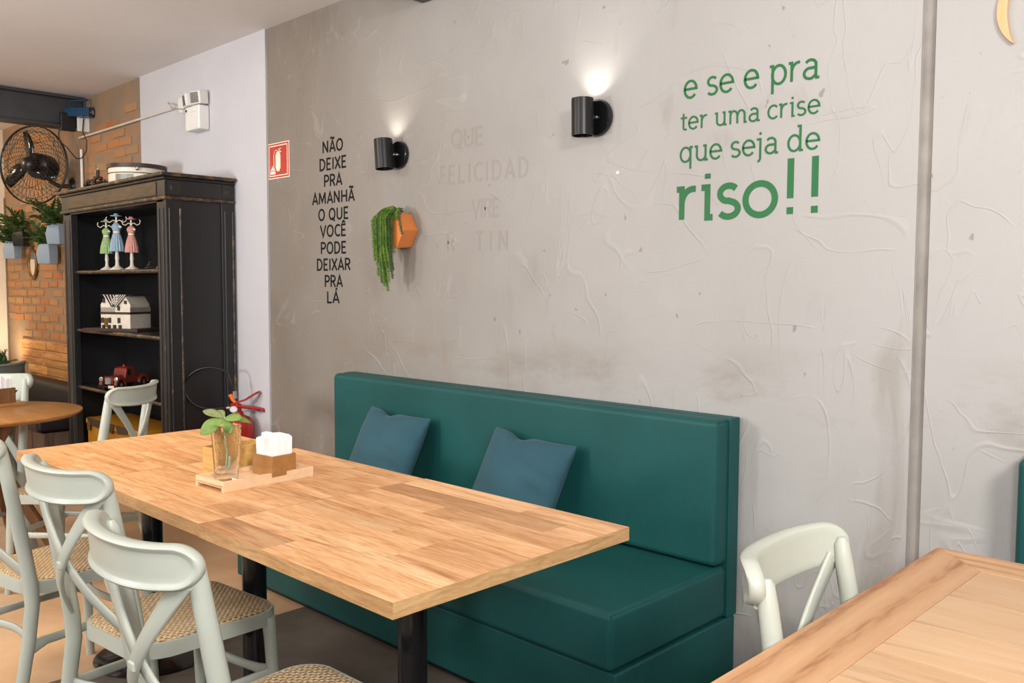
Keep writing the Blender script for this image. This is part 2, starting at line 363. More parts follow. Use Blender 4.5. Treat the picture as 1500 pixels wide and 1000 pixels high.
    def build(s, name, mat, parent=None, smooth=False, bevel=0.0, seg=2, loc=None, rot=None, subd=0):
        me = bpy.data.meshes.new(name); me.from_pydata(s.v, [], s.f); me.update()
        bm = bmesh.new(); bm.from_mesh(me); bmesh.ops.recalc_face_normals(bm, faces=bm.faces); bm.to_mesh(me); bm.free()
        me.materials.append(mat if not isinstance(mat, str) else M[mat])
        if smooth:
            for p in me.polygons: p.use_smooth = True
            if not subd and not bevel: me.set_sharp_from_angle(angle=math.radians(50))
        return link(name, me, parent, bevel, seg, loc, rot, subd)

def link(name, me, parent=None, bevel=0, seg=2, loc=None, rot=None, subd=0):
    o = bpy.data.objects.new(name, me); COL.objects.link(o)
    if parent is not None: o.parent = parent
    if loc is not None: o.location = loc
    if rot is not None: o.rotation_euler = rot
    if bevel:
        b = o.modifiers.new('bevel', 'BEVEL'); b.width = bevel; b.segments = seg; b.limit_method = 'ANGLE'; b.angle_limit = math.radians(35)
        for p in me.polygons: p.use_smooth = True
        me.set_sharp_from_angle(angle=math.radians(35)) if False else None
        w = o.modifiers.new('normals', 'WEIGHTED_NORMAL'); w.keep_sharp = True
    if subd:
        m = o.modifiers.new('subd', 'SUBSURF'); m.levels = subd; m.render_levels = subd
    return o

def tag(o, label=None, cat=None, group=None, kind=None):
    for k, v in (('label', label), ('category', cat), ('group', group), ('kind', kind)):
        if v: o[k] = v
    return o
def thing(name, label, cat, loc=(0, 0, 0), rz=0, group=None):
    o = bpy.data.objects.new(name, None); o.empty_display_size = 0.1; COL.objects.link(o)
    o.location = loc; o.rotation_euler = (0, 0, rz); return tag(o, label, cat, group)
def struct(name, mb, mat, **k): return tag(mb.build(name, mat, **k), kind='structure')
def dup(root, loc, rz, label=None, group=None, scale=1.0):
    r = root.copy(); COL.objects.link(r); r.location = loc; r.rotation_euler = (0, 0, rz); r.scale = (scale,) * 3
    if label: r['label'] = label
    if group: r['group'] = group
    for ch in list(root.children):
        c = ch.copy(); COL.objects.link(c); c.parent = r
        for g in list(ch.children):
            d = g.copy(); COL.objects.link(d); d.parent = c
    return r
def arc(c, r, a0, a1, n, ry=None):
    ry = r if ry is None else ry
    return [(c[0] + r * math.cos(math.radians(a0 + (a1 - a0) * i / n)), c[1] + ry * math.sin(math.radians(a0 + (a1 - a0) * i / n))) for i in range(n + 1)]

# ================================================================== SETTING
struct('floor', MB().box(-3.295, 2.6, -2.8, D, -0.06, 0.0), 'floor_grey')
struct('floor', MB().box(-9.9, -3.297, -2.8, D, -0.06, 0.0), 'floor_beige')
struct('ceiling', MB().box(-9.9, 2.6, -2.8, D + 0.2, CEIL, CEIL + 0.1), 'ceiling')
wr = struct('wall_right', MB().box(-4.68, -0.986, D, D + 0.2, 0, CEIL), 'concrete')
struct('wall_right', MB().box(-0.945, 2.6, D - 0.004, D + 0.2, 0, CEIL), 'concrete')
struct('trim_1', MB().box(-0.988, -0.943, D + 0.016, D + 0.2, 0, CEIL), 'groove')
struct('wall_right', MB().box(-6.405, -4.682, D - 0.012, D + 0.2, 0, CEIL), 'white_wall')
wb = struct('wall_right', MB().box(-9.56, -6.407, D - 0.004, D + 0.2, 0, CEIL), 'mortar')
struct('wall_left', MB().box(-9.9, -9.56, -2.8, D + 0.2, 0, CEIL), 'cream_wall')
struct('trim_2', MB().box(-9.56, -9.535, D - 0.14, D - 0.02, 0.0, 2.25), 'cream_wall', bevel=0.004)

# exposed bricks set in the mortar of the far stretch of the wall
bv = []
def brick_mesh(k):
    rr = random.Random(k); j = lambda a: a + rr.uniform(-0.005, 0.005)
    b = MB(); x, y, z = 0.105, 0.03, 0.027
    v = [(j(sx * x), sy * y, j(sz * z)) for sz in (-1, 1) for sy in (-1, 1) for sx in (-1, 1)]
    b.add(v, [(0, 2, 3, 1), (4, 5, 7, 6), (0, 1, 5, 4), (2, 6, 7, 3), (0, 4, 6, 2), (1, 3, 7, 5)])
    me = bpy.data.meshes.new('brick'); me.from_pydata(b.v, [], b.f); me.materials.append(M['brick']); return me
bms = [brick_mesh(k) for k in range(6)]
def bricks():
    n = 0; z = 0.50; row = 0
    while z < 2.84:
        x = -9.42 + (0.115 if row % 2 else 0)
        while x < -6.5:
            hid = (x > -7.0 and z < 2.12) or (x > -9.18 and x < -6.9 and z < 0.93) or (x > -7.75 and 2.62 < z < 2.9 and x < -7.3)
            patch = math.sin(x * 2.3 + z * 1.7) + math.sin(x * 4.1 - z * 3.3 + 1) * 0.6
            dens = 0.85 if z < 1.5 else (0.6 if z < 2.1 else 0.42)
            if not hid and patch > -0.75 and random.random() < dens and n < 296:
                o = bpy.data.objects.new('brick', bms[n % 6]); COL.objects.link(o); o.parent = wb
                o.location = (x + random.uniform(-.006, .006), D + 0.0215 - random.uniform(0.0, 0.004), z + random.uniform(-.003, .003)); n += 1
            x += 0.228
        z += 0.076; row += 1
bricks()
# ------------------------------------------------------------------ steel beams under the ceiling
def beam(x0, x1, z0, z1, y1, label):
    t = thing('steel_beam', label, 'beam', (0, 0, 0)); xc = (x0 + x1) / 2
    MB().box(xc - 0.006, xc + 0.006, -2.8, y1, z0 + 0.012, z1 - 0.012).build('web', 'beam', t)
    MB().box(x0, x1, -2.8, y1, z0, z0 + 0.012).build('flange', 'beam', t, bevel=0.002)
    MB().box(x0, x1, -2.8, y1, z1 - 0.012, z1).build('flange', 'beam', t, bevel=0.002)
    return t
beam(-7.56, -7.40, 2.645, 2.885, D - 0.01, 'long dark grey steel beam crossing under the ceiling above the fan')
beam(-3.27, -3.11, 2.742, 2.895, D - 0.005, 'dark steel beam end peeking in at the top edge over the concrete wall')

# ================================================================== WALL LETTERING
def E_(cx, cy, rx, ry, a0, a1, n=18): return arc((cx, cy), rx, a0, a1, n, ry)
LOW = {
 'e': (0.92, [[(0.08, .52), (0.80, .52)] + E_(.44, .5, .36, .47, 8, 320, 22)]),
 's': (0.76, [E_(.36, .735, .25, .235, 35, 180, 8) + E_(.36, .735, .25, .235, 190, 250, 4) + [(.36, .51)] + E_(.36, .255, .27, .235, 65, 0, 5) + E_(.36, .255, .27, .235, -10, -150, 9)]),
 'p': (1.0, [[(.04, .97), (.2, .97), (.2, -.48)], E_(.53, .49, .35, .48, 180, -180, 26), ]),
 'r': (0.74, [[(.04, .97), (.2, .97), (.2, 0)], [(.2, .55)] + E_(.56, .58, .34, .38, 165, 80, 7)]),
 'a': (0.92, [E_(.42, .72, .27, .25, 150, 0, 9) + [(.69, .15), (.72, .03), (.86, .03)], E_(.39, .29, .29, .27, 60, 300, 16) + [(.69, .2)], [(.5, .56), (.69, .56)]]),
 't': (0.62, [[(.24, 1.3), (.24, .25)] + E_(.42, .22, .18, .19, 180, 300, 7), [(.02, .96), (.52, .96)]]),
 'u': (1.05, [[(.04, .97), (.2, .97), (.2, .36)] + E_(.5, .36, .3, .33, 180, 340, 10) + [(.8, .4)], [(.64, .97), (.8, .97), (.8, .03), (.96, .03)]]),
 'm': (1.55, [[(.04, .97), (.2, .97), (.2, 0)], [(.2, .6)] + E_(.46, .62, .26, .34, 170, 0, 9) + [(.74, 0)], [(.74, .6)] + E_(1.02, .62, .26, .34, 170, 0, 9) + [(1.29, .03), (1.44, .03)]]),
 'c': (0.80, [E_(.44, .5, .36, .47, 45, 318, 20)]),
 'i': (0.50, [[(.06, .97), (.24, .97), (.24, .03), (.4, .03)], [(.24, 1.24), (.24, 1.40)]]),
 'q': (1.02, [E_(.42, .49, .35, .48, 0, 360, 26), [(.92, .97), (.77, .97), (.77, -.48)]]),
 'j': (0.50, [[(.04, .97), (.26, .97), (.26, -.2)] + E_(.08, -.22, .18, .2, 0, -80, 6), [(.26, 1.24), (.26, 1.40)]]),
 'd': (1.05, [E_(.42, .49, .35, .48, 0, 360, 26), [(.6, 1.5), (.77, 1.5), (.77, .03), (.93, .03)]]),
 'o': (1.02, [E_(.48, .49, .40, .47, 0, 360, 30)]),
 '!': (0.62, [[(.26, 1.62), (.26, .46)], [(.26, .0), (.26, .2)]]),
 ' ': (0.48, []),
}
def acute(x): return [[(x - .03, 1.12), (x + .1, 1.3)]]
def tilde(x): return [[(x - .19, 1.14), (x - .1, 1.22), (x, 1.17), (x + .1, 1.13), (x + .19, 1.21)]]
A_ = [[(0.03, 0), (.31, .96), (.59, 0)], [(.13, .3), (.49, .3)]]
UP = {
 'N': (.72, [[(.08, 0), (.08, 1.0)], [(.08, .96), (.56, .04)], [(.56, 0), (.56, 1.0)]]),
 'A': (.66, A_), 'Ã': (.66, A_ + tilde(.31)), 'Á': (.66, A_ + acute(.31)),
 'O': (.74, [E_(.35, .5, .29, .46, 0, 360, 26)]),
 'D': (.68, [[(.08, .04), (.08, .96), (.24, .96)] + E_(.24, .5, .33, .46, 90, -90, 14) + [(.08, .04)]]),
 'E': (.54, [[(.46, .96), (.08, .96), (.08, .04), (.46, .04)], [(.08, .51), (.40, .51)]]),
 'Ê': (.54, [[(.46, .96), (.08, .96), (.08, .04), (.46, .04)], [(.08, .51), (.40, .51)], [(.12, 1.12), (.25, 1.26), (.38, 1.12)]]),
 'I': (.26, [[(.12, 0), (.12, 1.0)]]),
 'X': (.62, [[(.04, 0), (.54, 1.0)], [(.54, 0), (.04, 1.0)]]),
 'P': (.58, [[(.08, 0), (.08, .96), (.26, .96)] + E_(.28, .71, .22, .25, 90, -90, 10) + [(.08, .46)]]),
 'R': (.62, [[(.08, 0), (.08, .96), (.26, .96)] + E_(.28, .72, .22, .24, 90, -90, 10) + [(.08, .48)], [(.28, .48), (.53, 0)]]),
 'M': (.86, [[(.06, 0), (.11, 1.0)], [(.11, .96), (.39, .2), (.67, .96)], [(.67, 1.0), (.72, 0)]]),
 'H': (.70, [[(.08, 0), (.08, 1.0)], [(.56, 0), (.56, 1.0)], [(.08, .5), (.56, .5)]]),
 'Q': (.76, [E_(.35, .5, .29, .46, 0, 360, 26), [(.36, .2), (.62, -.1)]]),
 'U': (.68, [[(.08, 1.0), (.08, .32)] + E_(.31, .32, .23, .28, 180, 360, 10) + [(.54, 1.0)]]),
 'V': (.62, [[(.03, 1.0), (.30, .04), (.57, 1.0)]]),
 'C': (.60, [E_(.36, .5, .29, .46, 50, 310, 18)]),
 'L': (.50, [[(.08, 1.0), (.08, .04), (.44, .04)]]),
 'F': (.50, [[(.08, 0), (.08, .96), (.44, .96)], [(.08, .5), (.38, .5)]]),
 'T': (.56, [[(.27, 0), (.27, .96)], [(.02, .96), (.52, .96)]]),
 ' ': (.30, []),
}
def stroke(mb, pts, w, y0, y1):
    P = [Vector((p[0], p[1])) for p in pts]
    Q = [P[0]]
    for p in P[1:]:
        if (p - Q[-1]).length > 1e-6: Q.append(p)
    P = Q; N = len(P); closed = (P[0] - P[-1]).length < 1e-5 and N > 3
    L = []; R = []
    for i in range(N):
        if closed: a = P[i] - P[i - 1 if i else N - 2]; b = P[(i + 1) if i < N - 1 else 1] - P[i]
        else: a = P[i] - P[max(i - 1, 0)]; b = P[min(i + 1, N - 1)] - P[i]
        if a.length < 1e-9: a = b
        if b.length < 1e-9: b = a
        a = a.normalized(); b = b.normalized(); na = Vector((-a.y, a.x)); nb = Vector((-b.y, b.x)); m = na + nb
        m = na if m.length < 0.2 else m.normalized(); k = w / 2 / max(0.45, m.dot(na))
        L.append(P[i] + m * k); R.append(P[i] - m * k)
    v = []; f = []
    for i in range(N): v += [(L[i].x, y0, L[i].y), (R[i].x, y0, R[i].y), (L[i].x, y1, L[i].y), (R[i].x, y1, R[i].y)]
    for i in range(N - 1):
        a, b = 4 * i, 4 * i + 4
        f += [(a, a + 1, b + 1, b), (a, b, b + 2, a + 2), (a + 1, a + 3, b + 3, b + 1)]
    f += [(0, 2, 3, 1), (4 * N - 4, 4 * N - 3, 4 * N - 1, 4 * N - 2)]
    mb.add(v, f)
def write(parent, text, font, x0, x1, z0, z1, h, w, mat, track=0.0, only=None, dy=0.0015):
    """letters from x0 to x1, baseline z0->z1, unit height h, stroke w (fraction of h)"""
    tot = sum(font[c][0] + track for c in text) - track
    first = font[text[0]][0]
    sx = (x1 - x0) / tot; x = x0
    for i, c in enumerate(text):
        adv, st = font[c]
        if st and (only is None or i in only):
            zb = z0 + (z1 - z0) * (x - x0) / (x1 - x0)
            mb = MB()
            for q_, s_ in enumerate(st): stroke(mb, [(x + p[0] * sx, zb + p[1] * h) for p in s_], w * h, D - dy - q_ * .0002, D + 0.0005)
            mb.build('letter', mat, parent)
        x += (adv + track) * sx
tg = thing('wall_lettering', 'green lettering e se e pra ter uma crise que seja de riso on the wall', 'lettering')
write(tg, 'e se e pra', LOW, -1.815, -1.298, 2.088, 2.084, 0.063, 0.145, 'green_vinyl')
write(tg, 'ter uma crise', LOW, -1.825, -1.293, 1.977, 1.971, 0.0455, 0.15, 'green_vinyl')
write(tg, 'que seja de', LOW, -1.827, -1.290, 1.862, 1.857, 0.0535, 0.145, 'green_vinyl')
write(tg, 'riso!!', LOW, -1.842, -1.258, 1.655, 1.652, 0.113, 0.20, 'green_vinyl')
tb = thing('wall_lettering', 'black lettering NÃO DEIXE PRA AMANHÃ in a narrow column beside the fire extinguisher sign', 'lettering')
for tx, a, b, z in (('NÃO', -4.12, -3.925, 2.127), ('DEIXE', -4.15, -3.895, 2.034), ('PRA', -4.108, -3.935, 1.945), ('AMANHÃ', -4.222, -3.825, 1.854),
                    ('O QUE', -4.165, -3.88, 1.764), ('VOCÊ', -4.148, -3.902, 1.675), ('PODE', -4.145, -3.902, 1.583), ('DEIXAR', -4.185, -3.865, 1.493),
                    ('PRA', -4.11, -3.938, 1.403), ('LÁ', -4.09, -3.968, 1.3155)):
    write(tb, tx, UP, a, b, z, z, 0.0625, 0.165, 'black_vinyl', 0.04)
tf = thing('wall_lettering', 'faint ghost lettering QUE FELICIDADE VIRE ROTINA left in the concrete between the two wall lamps', 'lettering')
write(tf, 'QUE', UP, -3.075, -2.855, 2.043, 2.037, 0.083, 0.17, 'ghost', dy=0.0008)
write(tf, 'FELICIDADE', UP, -3.16, -2.51, 1.883, 1.873, 0.085, 0.15, 'ghost', 0.16, only=(0, 1, 2, 3, 4, 5, 6, 7, 8), dy=0.0008)
write(tf, 'VIRE', UP, -2.935, -2.755, 1.717, 1.715, 0.083, 0.16, 'ghost', dy=0.0008)
write(tf, 'ROTINA', UP, -3.105, -2.60, 1.572, 1.567, 0.085, 0.14, 'ghost', 0.35, only=(0, 2, 3, 4), dy=0.0008)

# ================================================================== WALL THINGS
sg = thing('extinguisher_sign', 'small red and cream fire extinguisher sign at the left end of the concrete wall', 'sign', (-4.563, D, 2.135))
MB().box(-.113, .113, -.003, -.0005, -.106, .100).build('sign_plate', 'sign_cream', sg, bevel=.0008)
MB().box(-.107, .107, -.0045, -.003, -.100, .094).build('red_border', 'sign_red', sg)
MB().box(-.098, .098, -.0055, -.0045, -.092, .085).build('cream_line', 'sign_cream', sg)
MB().box(-.092, .092, -.0065, -.0055, -.086, .079).build('red_field', 'sign_red', sg)
mb = MB(); mb.prism([(-.022, -.05), (-.012, -.066), (.012, -.066), (.022, -.05), (.026, -.045), (.026, .026), (.018, .042), (.006, .047), (-.006, .047), (-.018, .042), (-.026, .026), (-.026, -.045)], 'Y', -.0075, -.0065)
mb.box(-.006, .008, -.0075, -.0065, .047, .058); mb.prism([(-.012, .056), (.03, .066), (.03, .060), (-.012, .050)], 'Y', -.0075, -.0065)
mb.prism([(.0, .056), (.036, .046), (.034, .040), (.0, .050)], 'Y', -.0075, -.0065)
for a, b in zip(arc((-.018, .03), .028, 80, 180, 8)[:-1], arc((-.018, .03), .028, 80, 180, 8)[1:]):
    mb.prism([a, b, (b[0] * 0.9 - .0015, b[1] * .9 + .003), (a[0] * 0.9 - .0015, a[1] * .9 + .003)], 'Y', -.0075, -.0065)
mb.box(-.048, -.043, -.0075, -.0065, -.03, .032); mb.box(-.05, -.041, -.0075, -.0065, -.04, -.03)
mb.build('extinguisher_symbol', 'sign_cream', sg)
mb = MB(); mb.box(-.085, -.030, -.0075, -.0065, -.080, -.062)
mb.prism([(-.085, -.058), (-.07, -.045), (-.062, -.03), (-.055, -.045), (-.045, -.038), (-.038, -.05), (-.03, -.058)], 'Y', -.0075, -.0065); mb.build('flame_symbol', 'label', sg)

def sconce(x, z0, z1, r, tilt, bx, bz, br, label, w):
    t = thing('wall_lamp', label, 'wall lamp', (x, D, (z0 + z1) / 2), 0, 'black cylinder wall lamps'); h = (z1 - z0) / 2
    mb = MB().lathe([(br * .97, -.0001), (br, -.004), (br, -.016), (br * .93, -.022), (0.001, -.022)][::-1], (bx - x, 0, bz - (z0 + z1) / 2), 36, 'Y'); mb.build('base_plate', 'black_gloss', t, smooth=True)
    mb = MB().tube([(bx - x, -.02, bz - (z0 + z1) / 2), (0, -.06, 0)], .012, 12); mb.build('bracket', 'black_gloss', t, smooth=True)
    MB().ball((bx - x + .01, -.026, bz - (z0 + z1) / 2 + .0), .006).build('screw', 'chrome', t, smooth=True)
    mb = MB().lathe([(r - .003, h - .035), (r - .003, h), (r, h), (r, -h), (r - .003, -h), (r - .003, -h + .03), (.001, -h + .03)], (0, 0, 0), 36)
    mb.lathe([(.001, h - .036), (r - .003, h - .036), (r - .003, h - .034), (.001, h - .034)], (0, 0, 0), 36)
    c = mb.build('lamp_shade', 'satin_black', t, smooth=True, loc=(0, -.080, 0), rot=(0, tilt, 0))
    g = MB().lathe([(.001, h - .030), (r - .012, h - .030), (r - .012, h - .026), (.001, h - .026)]); g.build('bulb', 'glow', c)
    l = bpy.data.lights.new('spot', 'SPOT'); l.energy = w; l.color = (1, .97, .92); l.spot_size = math.radians(95); l.spot_blend = .9; l.shadow_soft_size = .012
    lo = bpy.data.objects.new('lamp_beam', l); COL.objects.link(lo); lo.parent = t; lo.location = (0, -.080, h - .015)
    lo.rotation_euler = Vector((0.10, .42, 1)).to_track_quat('-Z', 'Y').to_euler()
sconce(-3.475, 1.978, 2.122, .045, math.radians(-5), -3.448, 2.05, .068, 'black cylindrical wall lamp left of the faint lettering, above the orange planter', 1.7)
sconce(-2.222, 1.995, 2.137, .043, math.radians(-1), -2.205, 2.07, .072, 'black cylindrical wall lamp between the faint and the green lettering', 1.9)

mb = MB().lathe([(.001, -.006), (.006, -.005), (.008, 0)], (-2.109, D, 1.85), 14, 'Y')
tag(mb.build('wall_plug', 'white', smooth=True), 'tiny white plug in the concrete wall below the right wall lamp', 'wall plug')

# wooden crescent at the top right
mb = MB(); O = arc((0, 0), .119, 128.5, 231.5, 26); I = arc((.144, 0), .237, 156.9, 203.1, 26)
poly = O + I[::-1]
v = [(p[0], -.014, p[1]) for p in O] + [(p[0], -.014, p[1]) for p in I] + [(p[0], -.001, p[1]) for p in O] + [(p[0], -.001, p[1]) for p in I]
n = 27; f = []
for i in range(n - 1):
    f += [(i, i + 1, n + i + 1, n + i), (2 * n + i, 3 * n + i, 3 * n + i + 1, 2 * n + i + 1), (i, 2 * n + i, 2 * n + i + 1, i + 1), (n + i, n + i + 1, 3 * n + i + 1, 3 * n + i)]
f += [(0, n, 3 * n, 2 * n), (n - 1, 3 * n - 1, 4 * n - 1, 2 * n - 1)]
mb.add(v, f)
tag(mb.build('wooden_crescent', 'pale_wood', loc=(-.662, D - .004, 2.177)), 'pale wooden crescent moon on the wall at the top right corner', 'wall decoration')

# orange hexagonal planter with trailing succulent
pl = thing('wall_planter', 'faceted orange wall planter with trailing green succulent below the left wall lamp', 'planter', (-3.41, D, 1.678))
def hexa(r, sq=1.0, a0=0): return [(r * math.cos(math.radians(60 * k + a0)), r * sq * math.sin(math.radians(60 * k + a0))) for k in range(6)]
F, B = hexa(.110, .93), hexa(.100, .93)
v = [(p[0], -.10, p[1]) for p in F] + [(p[0] - .0, -.001, p[1]) for p in B]
f = [tuple(range(6))[::-1]] + [(i, (i + 1) % 6, 6 + (i + 1) % 6, 6 + i) for i in range(6) if i != 1] + [(6, 7, 8, 9, 10, 11)]
iv = [(p[0] * .9, -.092, p[1] * .9) for p in F] + [(p[0] * .9, -.012, p[1] * .9) for p in B]
k = len(v); v += iv; f += [(k + 1, k + 2, k + 8, k + 7)[::-1], (1, 2, k + 2, k + 1), (7, 8, k + 8, k + 7)[::-1], (1, k + 1, k + 7, 7), (2, k + 2, k + 8, 8)[::-1]]
MB().add(v, f).build('pot', 'terracotta', pl, bevel=.004)
MB().box(-.05, .05, -.09, -.012, .06, .080).build('soil', 'dark_wood', pl)
def strand(x0, y0, path, mat, seed):
    rr = random.Random(seed); mb = MB(); P = [Vector(p) for p in path]
    seg = []
    for a, b in zip(P[:-1], P[1:]):
        m_ = max(1, int((b - a).length / .0085))
        seg += [a.lerp(b, i / m_) for i in range(m_)]
    mb.tube([tuple(p) for p in P], .0035, 5)
    for i, p in enumerate(seg):
        ln = .0125 * (1 - 0.35 * i / len(seg))
        for q in range(6):
            an = q * PI / 3 + i * 0.55 + rr.uniform(-.2, .2); d = Vector((math.cos(an), math.sin(an), -0.35 + rr.uniform(-.2, .2))).normalized()
            s_ = Vector((-math.sin(an), math.cos(an), 0)) * .0032; u = Vector((0, 0, .0026))
            t_ = p + d * (ln + .003)
            m0 = p + d * ln * .5
            mb.add([p, m0 + s_, m0 + u, m0 - s_, m0 - u, t_], [(0, 1, 2), (0, 2, 3), (0, 3, 4), (0, 4, 1), (5, 2, 1), (5, 3, 2), (5, 4, 3), (5, 1, 4)])
    mb.build('succulent_strand', mat, pl)
rs = random.Random(3)
for i in range(19):
    u = i / 18; row = i % 3
    x = -.066 + .118 * u + rs.uniform(-.005, .005)
    end = -.09 - .17 * math.exp(-((u - .55) / .33) ** 2) + rs.uniform(-.05, .04)
    if i in (7, 10, 13): end = -.262 + rs.uniform(-.02, .015)
    if i == 0: end = -.13
    yy = -.118 - .018 * row
    top = .112 - .05 * (abs(u - .6) ** 1.5) * 1.6
    strand(0, 0, [(-.03 * (1 - u), -.06, .075), (x * .6, -.08, top + .004), (x, yy + .018, top - .012), (x - .003, yy, .05), (x + rs.uniform(-.006, .006), yy, end * .5), (x + rs.uniform(-.012, .012), yy + .01, end)], 'burro' if i % 4 else 'burro_dark', i)
strand(0, 0, [(.02, -.06, .08), (.03, -.10, .100), (.042, -.120, .085), (.043, -.122, 0), (.043, -.12, -.14), (.046, -.118, -.235)], 'burro_dark', 50)
strand(0, 0, [(.03, -.05, .08), (.055, -.07, .104), (.075, -.10, .075), (.094, -.11, .03), (.102, -.10, -.025)], 'burro_dark', 51)
strand(0, 0, [(.03, -.05, .08), (.05, -.08, .106), (.066, -.11, .078), (.080, -.116, .045)], 'burro', 52)

# emergency light, junction cover, conduits
em = thing('emergency_light', 'white twin head emergency light high on the white wall', 'emergency light', (-5.44, D - .012, 2.5))
MB().box(-.115, .075, -.075, 0, -.10, .055).build('body', 'white', em, bevel=.012, seg=3)
for k in (-1, 1):
    h = MB().box(-.045, .045, -.09, -.02, -.035, .045).build('lamp_head', 'white', em, bevel=.006, loc=(-.02 + .05 * k, -.0, .10), rot=(.1, 0, .25 * k))
    MB().box(-.038, .038, -.094, -.089, -.028, .038).build('lens', 'chrome', h, bevel=.002)
MB().box(-.02, .03, -.079, -.075, .012, .02).build('switch', 'label', em)
MB().box(-.10, -.085, -.079, -.075, .022, .036).build('indicator', 'black', em)
tag(MB().lathe([(.001, -.035), (.05, -.03), (.06, 0)], (-5.70, D - .012, 2.60), 22, 'Y').build('junction_cover', 'white', smooth=True), 'round white junction cover beside the emergency light', 'junction box')
tag(MB().tube([(-5.76, D - .03, 2.60), (-5.88, D - .05, 2.64), (-5.79, D - .06, 2.585), (-5.66, D - .05, 2.565), (-5.52, D - .03, 2.60)], .004, 6).build('loose_cable', 'pot_side', smooth=True), 'short loose grey cable at the round junction cover', 'cable')
tag(MB().tube([(-5.76, D - .022, 2.60), (-7.55, D - .022, 2.595)], .009, 8).build('conduit', 'off_white', smooth=True), 'horizontal cream conduit running along the brick and white wall', 'conduit')
tag(MB().tube([(-7.52, D - .02, 2.50), (-7.52, D - .02, 0.3)], .012, 8).build('conduit', 'white', smooth=True), 'vertical white conduit on the brick wall behind the black bookcase', 'conduit')

# laser projector, socket and cables at the end of the beam
lp = thing('laser_projector', 'small blue projector on a bracket at the wall end of the grey beam', 'projector', (-7.33, 2.66, 2.73), .65)
lp.scale = (.8, .8, .8)
MB().box(-.13, .13, -.055, .055, -.01, .075).build('body', 'blue', lp, bevel=.006)
MB().strap([(-.09, 0, .07), (-.09, 0, .15), (.06, 0, .15), (.06, 0, .07)], (0, 1, 0), .02, .01).build('bracket', 'blue', lp)
MB().lathe([(.02, .128), (.024, .14), (.001, .141)], (-0, 0, .035), 14, 'X').build('lens', 'chrome', lp, smooth=True)
MB().tube([(.09, .05, .07), (.13, .08, .12)], .006, 6).build('knob', 'blue', lp, smooth=True)
so = thing('power_socket', 'white power socket box with black adapter at the beam end', 'socket', (-7.395, 2.70, 2.64))
MB().box(-.0, .03, -.045, .05, -.02, .13).build('socket_box', 'white', so, bevel=.006)
MB().box(-.0, .035, -.17, -.06, -.03, .11).build('adapter', 'black', so, bevel=.006)
tag(MB().tube([(-7.36, 2.52, 2.63), (-7.36, 2.51, 2.57), (-7.36, 2.52, 2.52), (-7.36, 2.57, 2.48), (-7.36, 2.61, 2.43), (-7.36, 2.64, 2.40), (-7.36, 2.68, 2.41), (-7.36, 2.715, 2.47), (-7.36, 2.72, 2.55), (-7.36, 2.69, 2.62), (-7.36, 2.70, 2.72)], .0045, 6).build('hanging_cable', 'cable', smooth=True), 'dark cable hanging in a loop from the projector', 'cable')

l = bpy.data.lights.new('laser', 'SPOT'); l.energy = 1500; l.color = (.1, 1, .15); l.spot_size = math.radians(2.2); l.spot_blend = 1.0; l.shadow_soft_size = .01
lo = bpy.data.objects.new('laser_beam', l); COL.objects.link(lo); lo.location = (-7.14, 2.62, 2.72)
lo.rotation_euler = (Vector((-1.80, 2.10, .44)) - lo.location).to_track_quat('-Z', 'Y').to_euler()
# wall fan
fan = thing('wall_fan', 'large black oscillating wall fan with wire guard on the brick wall', 'fan', (-7.78, 2.46, 2.37), math.radians(32))
def ring(r, y, th, n=40): return MB().tube([(r * math.cos(2 * PI * k / n), y, r * math.sin(2 * PI * k / n)) for k in range(n)], th, 6, closed=True)
g = ring(.312, 0, .006); g.tube([(.312 * math.cos(2 * PI * k / 40), -.012, .312 * math.sin(2 * PI * k / 40)) for k in range(40)], .004, 6, closed=True)
g.build('guard_ring', 'black', fan, smooth=True)
mb = MB()
for side, dep in ((-1, .085), (1, .075)):
    for k in range(36):
        pts = []
        for i in range(8):
            u = i / 7; r = .05 + u * .262; a = 2 * PI * k / 36 + 1.0 * side * u
            pts.append((r * math.cos(a), side * dep * math.cos(u * PI / 2) ** .7 - .004, r * math.sin(a)))
        mb.tube(pts, .0018, 4, caps=False)
    for rr_ in (.05, .19, .27):
        u = (rr_ - .05) / .273
        mb.tube([(rr_ * math.cos(2 * PI * k / 32), side * dep * max(0, math.cos(u * PI / 2)) ** .7 - .004, rr_ * math.sin(2 * PI * k / 32)) for k in range(32)], .002, 4, closed=True)
tag(mb.build('guard_wires', 'cable', fan), kind='stuff')
MB().lathe([(.001, -.10), (.035, -.098), (.06, -.07), (.06, -.02), (.03, 0)], (0, 0, 0), 20, 'Y').build('hub', 'black', fan, smooth=True)
for k in range(3):
    a0 = math.radians(80 + 120 * k); mb = MB(); v = []
    for i in range(7):
        u = i / 6; r = .04 + u * .225; wd = .042 * math.sin(PI * (.22 + .66 * u)) + .012
        for s_ in (-1, 1):
            an = a0 + .30 * u + s_ * wd / max(r, .09); v.append((r * math.cos(an), -.045 + s_ * .014, r * math.sin(an)))
    f = [(2 * i, 2 * i + 1, 2 * i + 3, 2 * i + 2) for i in range(6)]
    o = mb.add(v, f).build('blade', 'black_gloss', fan, smooth=True); so_ = o.modifiers.new('solid', 'SOLIDIFY'); so_.thickness = .006
MB().lathe([(.05, .0), (.10, .02), (.105, .05), (.10, .15), (.07, .21), (.001, .22)], (0, 0, 0.0), 20, 'Y').build('motor', 'black', fan, smooth=True)
MB().tube([(0, .12, -.05), (.03, .16, -.12), (.08, .19, -.15), (.140, .225, -.145)], .017, 10).build('arm', 'black', fan, smooth=True)
MB().lathe([(.02, .255), (.05, .262), (.068, .285), (.068, .293)], (0, 0, 0), 22, 'Y').build('wall_mount', 'black', fan, smooth=True, rot=(0, 0, -math.radians(32)), loc=(0, 0, -.14))

